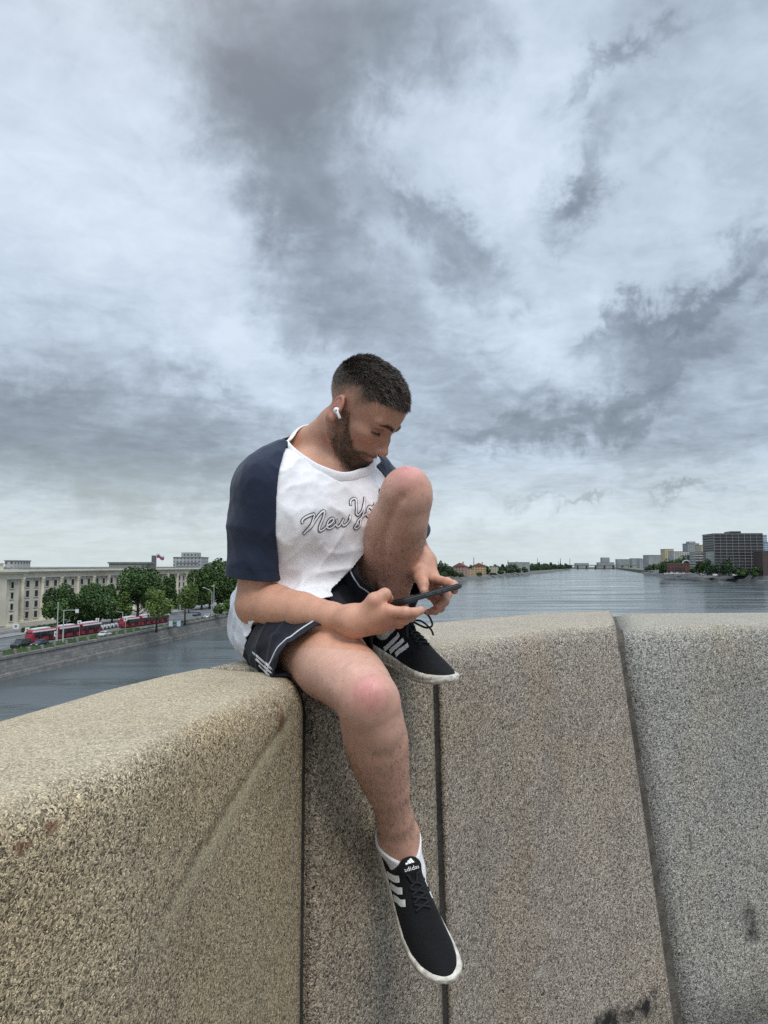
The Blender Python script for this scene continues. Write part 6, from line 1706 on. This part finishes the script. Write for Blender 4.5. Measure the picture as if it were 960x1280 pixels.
# white boats and cars drawn up on the bank
BOATW = simple('boat_white', (.66, .66, .65), .5)
for i, (px, lb) in enumerate([(832, 'white boat ashore left of the brick hall'), (840, 'white boat ashore by the left of the brick hall front'), (847, 'white boat ashore before the brick hall windows'), (855, 'white boat ashore under the arched gable'), (863, 'white boat ashore at the right end of the brick hall'), (871, 'white boat ashore between brick hall and white sail')]):
    Y = 1150-i*14; p = at(px, 715.5, Y); p[2] = RZ+.4; r = empty('motorboat', tuple(p), lb, 'boat', 'white boats drawn up on the right bank')
    mb = MB(); mb.ring_loft([[(x, y*s, z) for y, z in ((-1.4, 2.2), (-1.1, .3), (1.1, .3), (1.4, 2.2))] for x, s in ((-4.5, .8), (-2, 1), (2, .9), (4.6, .1))]); mb.build('hull', BOATW, r, world=False)
    mb = MB(); mb.box((-.8, 0, 2.9), (3.2, 1.8, 1.5)); mb.build('cabin', BOATW, r, world=False); mb = MB(); mb.box((-.8, 0, 3.1), (3.25, 1.84, .6)); mb.build('cabin_window', DG, r, world=False)
p = at(882.5, 717, 1020); p[2] = RZ+.4; r = empty('sailboat', tuple(p), 'white sailing boat with its sail up on the right bank', 'boat')
mb = MB(); mb.ring_loft([[(x, y*s, z) for y, z in ((-1.5, 2.0), (-1.0, .2), (1.0, .2), (1.5, 2.0))] for x, s in ((-4, .8), (0, 1), (4.4, .1))]); mb.build('hull', BOATW, r, world=False)
mb = MB(); mb.tube([(0, 0, 1.5), (0, 0, 11.5)], .12, 6); mb.build('mast', GALV, r, world=False)
mb = MB(); mb.add([(-.3, -.05, 11), (-.3, -.05, 3), (-3.6, -.1, 3), (-.3, .1, 11), (-.3, .1, 3), (-3.6, .05, 3)], [(0, 1, 2), (3, 5, 4), (0, 3, 4, 1), (1, 4, 5, 2), (2, 5, 3, 0)]); mb.build('sail', BOATW, r, world=False)
for i, (px, Y, lb) in enumerate([(894, 990, 'white van parked before the dark office block'), (918, 985, 'white van parked by the trees under the office block')]):
    p = at(px, 717, Y); p[2] = RZ+.02; r = empty('van', tuple(p), lb, 'van', 'white vans on the right bank')
    mb = MB(); mb.ring_loft([[(x, -1, .4), (x, -1, z), (x, 1, z), (x, 1, .4)] for x, z in ((-3.2, 2.5), (1.6, 2.6), (2.2, 1.7), (3.2, 1.3))]); mb.build('body', BOATW, r, world=False); mb = MB(); mb.box((1.95, 0, 2.0), (.5, 1.7, .6)); mb.build('windscreen', DG, r, world=False)
    for s in (-2, 2): mb = MB(); mb.cyl((s, -1.05, .4), (s, 1.05, .4), .42, 10); mb.build('wheel', TYRE, r, world=False)
# left bank, running away to the bridge
LW = [on(470, 738, WATER_Z), on(530, 731, WATER_Z), on(573, 726.8, WATER_Z), on(639, 720.2, WATER_Z), on(680, 717.3, WATER_Z), on(700, 714.6, WATER_Z), on(714, 711.6, WATER_Z)]
LZ = -19.0
land('left_bank', [p+np.array((-14, 6, 0)) for p in LW]+[np.array((800, 4300, 0)), np.array((-900, 4300, 0)), np.array((-500, 760, 0))], LZ)
mb = MB(); V = []
for p in LW: V += [(p[0], p[1], WATER_Z-1), (p[0]-6, p[1]+3, WATER_Z+3), (p[0]-14, p[1]+6, LZ+.3), (p[0]-20, p[1]+8, LZ+.3)]
mb.add(V, [(i*4+k, i*4+k+1, (i+1)*4+k+1, (i+1)*4+k) for i in range(len(LW)-1) for k in range(3)]); o = mb.build('left_quay_wall', simple('left_bank_stone', (.085, .085, .075), .9, var=.3, vscale=.02)); tag(o, 'low grey embankment along the left bank beyond the phone', 'quay wall')
OCH = grid_mat('ochre_house', (.42, .29, .17), (.12, .09, .07), 5, 4); PINKH = grid_mat('pink_house', (.30, .19, .17), (.09, .07, .07), 5, 4); PALEH = grid_mat('pale_house', (.40, .36, .28), (.12, .11, .10), 5, 4); REDR = simple('red_roof', (.20, .075, .05), .85, var=.2, vscale=.1)
def gable(root, w, d, h):
    mb = MB(); mb.ring_loft([[(-w/2-1, -d/2-1, h+.6), (0, -d/2-1, h+6.5), (w/2+1, -d/2-1, h+.6)], [(-w/2-1, d/2+1, h+.6), (0, d/2+1, h+6.5), (w/2+1, d/2+1, h+.6)]]); rf = mb.build('gable_roof', REDR, root, world=False)
    mb = MB(); mb.box((w*.25, 0, h+6), (2.2, 2.2, 5)); mb.build('chimney', PALEH, rf, world=False)
for px0, px1, yt, mt, lb, ex in ((569, 584, 708.5, PINKH, 'dull pink riverside house nearest the dark trees', gable), (584.5, 592, 711, OCH, 'low ochre riverside house between the pink and the tall ochre ones', None), (592.5, 608, 708, OCH, 'tall ochre riverside house with a red roof', gable), (613, 623.5, 708.3, PALEH, 'pale riverside house standing apart on the left bank', None)):
    Y = 1130+(px0-569)*8; far_block('riverside_house', px0, px1, yt, 722, Y, 26, mt, lb, group='riverside houses', rz=R(-14), extra=ex, zbase=LZ)
far_block('long_slab_block', 637, 662, 703, 715, 1800, 30, GREYB, 'long grey slab block over the left bank trees', zbase=LZ)
for i, (px, yt, wp, Y, lb) in enumerate([(536, 703.5, 15, 1000, 'dark tree just right of the shin over the left hand'), (546, 703, 14, 1010, 'dark rounded tree second from the shin'), (556, 705, 14, 1020, 'dark rounded tree left of the pink house'), (564, 709, 10, 1040, 'low dark tree at the foot of the pink house'), (576, 716, 8, 1080, 'small dark bush before the pink house'), (610, 711, 6, 1350, 'dark tree between the ochre and pale houses'), (628, 705, 8, 1480, 'dark tree right of the pale house'), (633, 709, 7, 1500, 'low dark tree left of the slab block'), (530, 704, 14, 1040, 'dark tree partly behind the shin'), (541, 706, 14, 1120, 'dark tree behind the first two by the shin'), (551, 707, 13, 1130, 'dark tree behind the rounded ones'), (560, 706.5, 12, 1150, 'dark tree rising left of the pink house roof'), (567, 713, 9, 1060, 'low bushy tree by the water left of the pink house'), (552, 714, 12, 1010, 'low bushy tree by the water over the fingertips'), (599, 716, 8, 1230, 'low bush before the tall ochre house'), (617, 716, 8, 1330, 'low bush before the pale house'), (625, 713, 8, 1400, 'low bush right of the pale house'), (640, 710, 8, 1560, 'low tree before the slab block'), (648, 710, 8, 1600, 'tree before the middle of the slab block'), (656, 709.5, 8, 1640, 'tree before the right of the slab block'), (604, 706, 6, 1420, 'dark tree rising behind the tall ochre house'), (590, 707.5, 6, 1400, 'dark tree rising behind the low ochre house')]):
    b = at(px, 722, Y); b[2] = LZ; tree(b, at(px, yt, Y)[2]-LZ, wp*Y/F_PX*1.12, 'far', lb, 'trees on the left bank', 300+i, trunk=.03, n=700, size=1.3)
# the wood running to the bend reads as one mass
Vs, Fs, Ts, n0 = [], [], [], 0
for i in range(84):
    f = (i-24)/59; px = (640+73*f if f >= 0 else 640+150*f)+random.uniform(-1, 1); Y = 1750+1700*max(f, 0)**1.5+200*(f < 0); bY = at(px, 712, Y); hh = (709.5-705.2+1.6*math.sin(i*1.7)+1.5*(random.random()-.5)+(2.5 if .3 < f < .6 else 0))*Y/F_PX
    topz = at(px, 706.5-1.4*math.sin(f*3.14)+1.2*math.sin(i*2.1), Y)[2]; h = topz-LZ
    V, F, T = leaf_cloud((bY[0]-6, Y, LZ+h*.5), (3.6*Y/F_PX, 3.6*Y/F_PX, h*.55), 420, 1.7*Y/1900, 500+i, 8); Vs.append(V); Fs.append(F+n0); Ts.append(T); n0 += len(V)
for i in range(64):                                # and on along the shore behind the man
    px = 250+300*i/63+random.uniform(-2, 2); Y = 1150+240*random.random(); bY = at(px, 712, Y); topz = at(px, 704.5-2.2*random.random(), Y)[2]; h = topz-LZ
    V, F, T = leaf_cloud((bY[0], Y, LZ+h*.5), (4.2*Y/F_PX, 4.2*Y/F_PX, h*.55), 420, 1.5, 700+i, 8); Vs.append(V); Fs.append(F+n0); Ts.append(T); n0 += len(V)
for i in range(90):                                # woods closing the view beyond both sides
    if i < 50: px, Y, zb = -900+900*i/49, 470+60*random.random(), ROAD_Z
    else: px, Y, zb = 985+620*(i-50)/39, 1010+90*random.random(), RZ
    x = (px-480)/F_PX*Y; h = 14+7*random.random()
    V, F, T = leaf_cloud((x, Y, zb+h*.5), (9+4*random.random(), 9, h*.55), 420, 1.1, 900+i, 8); Vs.append(V); Fs.append(F+n0); Ts.append(T); n0 += len(V)
me = mesh_np('far_wood', np.concatenate(Vs), np.concatenate(Fs)); set_col(me, 'tone', np.repeat(np.concatenate(Ts)[:, None], 3, 1)); o = link('far_wood', me, LEAF['far']); tag(o, kind='stuff')
SM = simple('stack_dark', (.07, .075, .08), .8)
for i, (px, yt, yb, w, Y, lb) in enumerate([(592.3, 696.5, 710, 1.1, 1500, 'slim dark spire over the ochre houses'), (635.2, 700.5, 718, 1.2, 1560, 'dark stack at the left end of the slab block'), (672, 697.5, 708, .8, 2300, 'thin chimney over the middle of the wood'), (700.7, 698, 708, 1.0, 3000, 'chimney before the end of the wood'), (712.5, 697.5, 709, .7, 3400, 'thin chimney at the very end of the wood'), (698, 701, 708, .6, 3000, 'short stack beside the chimney near the end of the wood')]):
    a = at(px, yb, Y); k = Y/F_PX; mb = MB(); mb.tube([(a[0], Y, LZ), (a[0], Y, LZ+(at(px, yt, Y)[2]-LZ)*.6), (a[0], Y, at(px, yt, Y)[2])], [w*k*.55, w*k*.42, w*k*.30], 10); o = mb.build('chimney_stack', SM, None, smooth=True); tag(o, lb, 'chimney', 'stacks and spires on the left bank')
# the land and bridge closing the view
land('far_shore', [np.array((600, 4250, 0)), np.array((1040, 4250, 0)), np.array((1700, 4050, 0)), np.array((4200, 4050, 0)), np.array((4200, 7000, 0)), np.array((-2500, 7000, 0)), np.array((-2500, 4400, 0))], WATER_Z+5)
BRM = simple('bridge_steel', (.13, .14, .15), .8); br = empty('river_bridge', tuple(at(733, 710, 3900)), 'low grey bridge across the river in the far distance', 'bridge')
a, b = at(706, 706.5, 3900), at(806, 706.5, 3900); mb = MB(); mb.bbox((a[0], 3890, a[2]-3), (b[0], 3915, a[2]+2)); mb.build('deck', BRM, br)
for i in range(9): x = a[0]+(b[0]-a[0])*(i+.5)/9; mb = MB(); mb.bbox((x-3, 3890, WATER_Z-2), (x+3, 3915, a[2]-3)); mb.build('pier', BRM, br)
for px0, px1, yt, Y, lb in ((753, 762, 697, 4600, 'grey tower block above the far bridge'), (748, 768, 703, 4550, 'low grey block spreading under the far tower'), (772, 788, 699, 4400, 'long grey block right of the far tower'), (790, 802, 698, 4300, 'grey block above the right end of the far bridge'), (800, 808, 698.5, 3300, 'dark block at the left edge of the right bank'), (720, 736, 704, 4700, 'low far block over the left end of the bridge')):
    far_block('distant_block', px0, px1, yt, 710, Y, 40, GREYB, lb, group='distant blocks', zbase=WATER_Z+4)
p = at(785, 708.8, 3000); r = empty('river_ship', (p[0], p[1], WATER_Z), 'small white ship with a mast lying before the far bridge', 'ship')
mb = MB(); mb.ring_loft([[(x, y*s, z) for y, z in ((-4, 4.5), (-3, -.5), (3, -.5), (4, 4.5))] for x, s in ((-15, .8), (0, 1), (10, .9), (16, .1))]); mb.build('hull', SM, r, world=False); mb = MB(); mb.box((-2, 0, 6.5), (17, 6, 5)); mb.build('cabin', BOATW, r, world=False); mb = MB(); mb.tube([(2, 0, 8), (2, 0, 25)], .8, 6); mb.build('mast', SM, r, world=False)
SC.view_settings.exposure = .32
SC.cycles.use_denoising = False
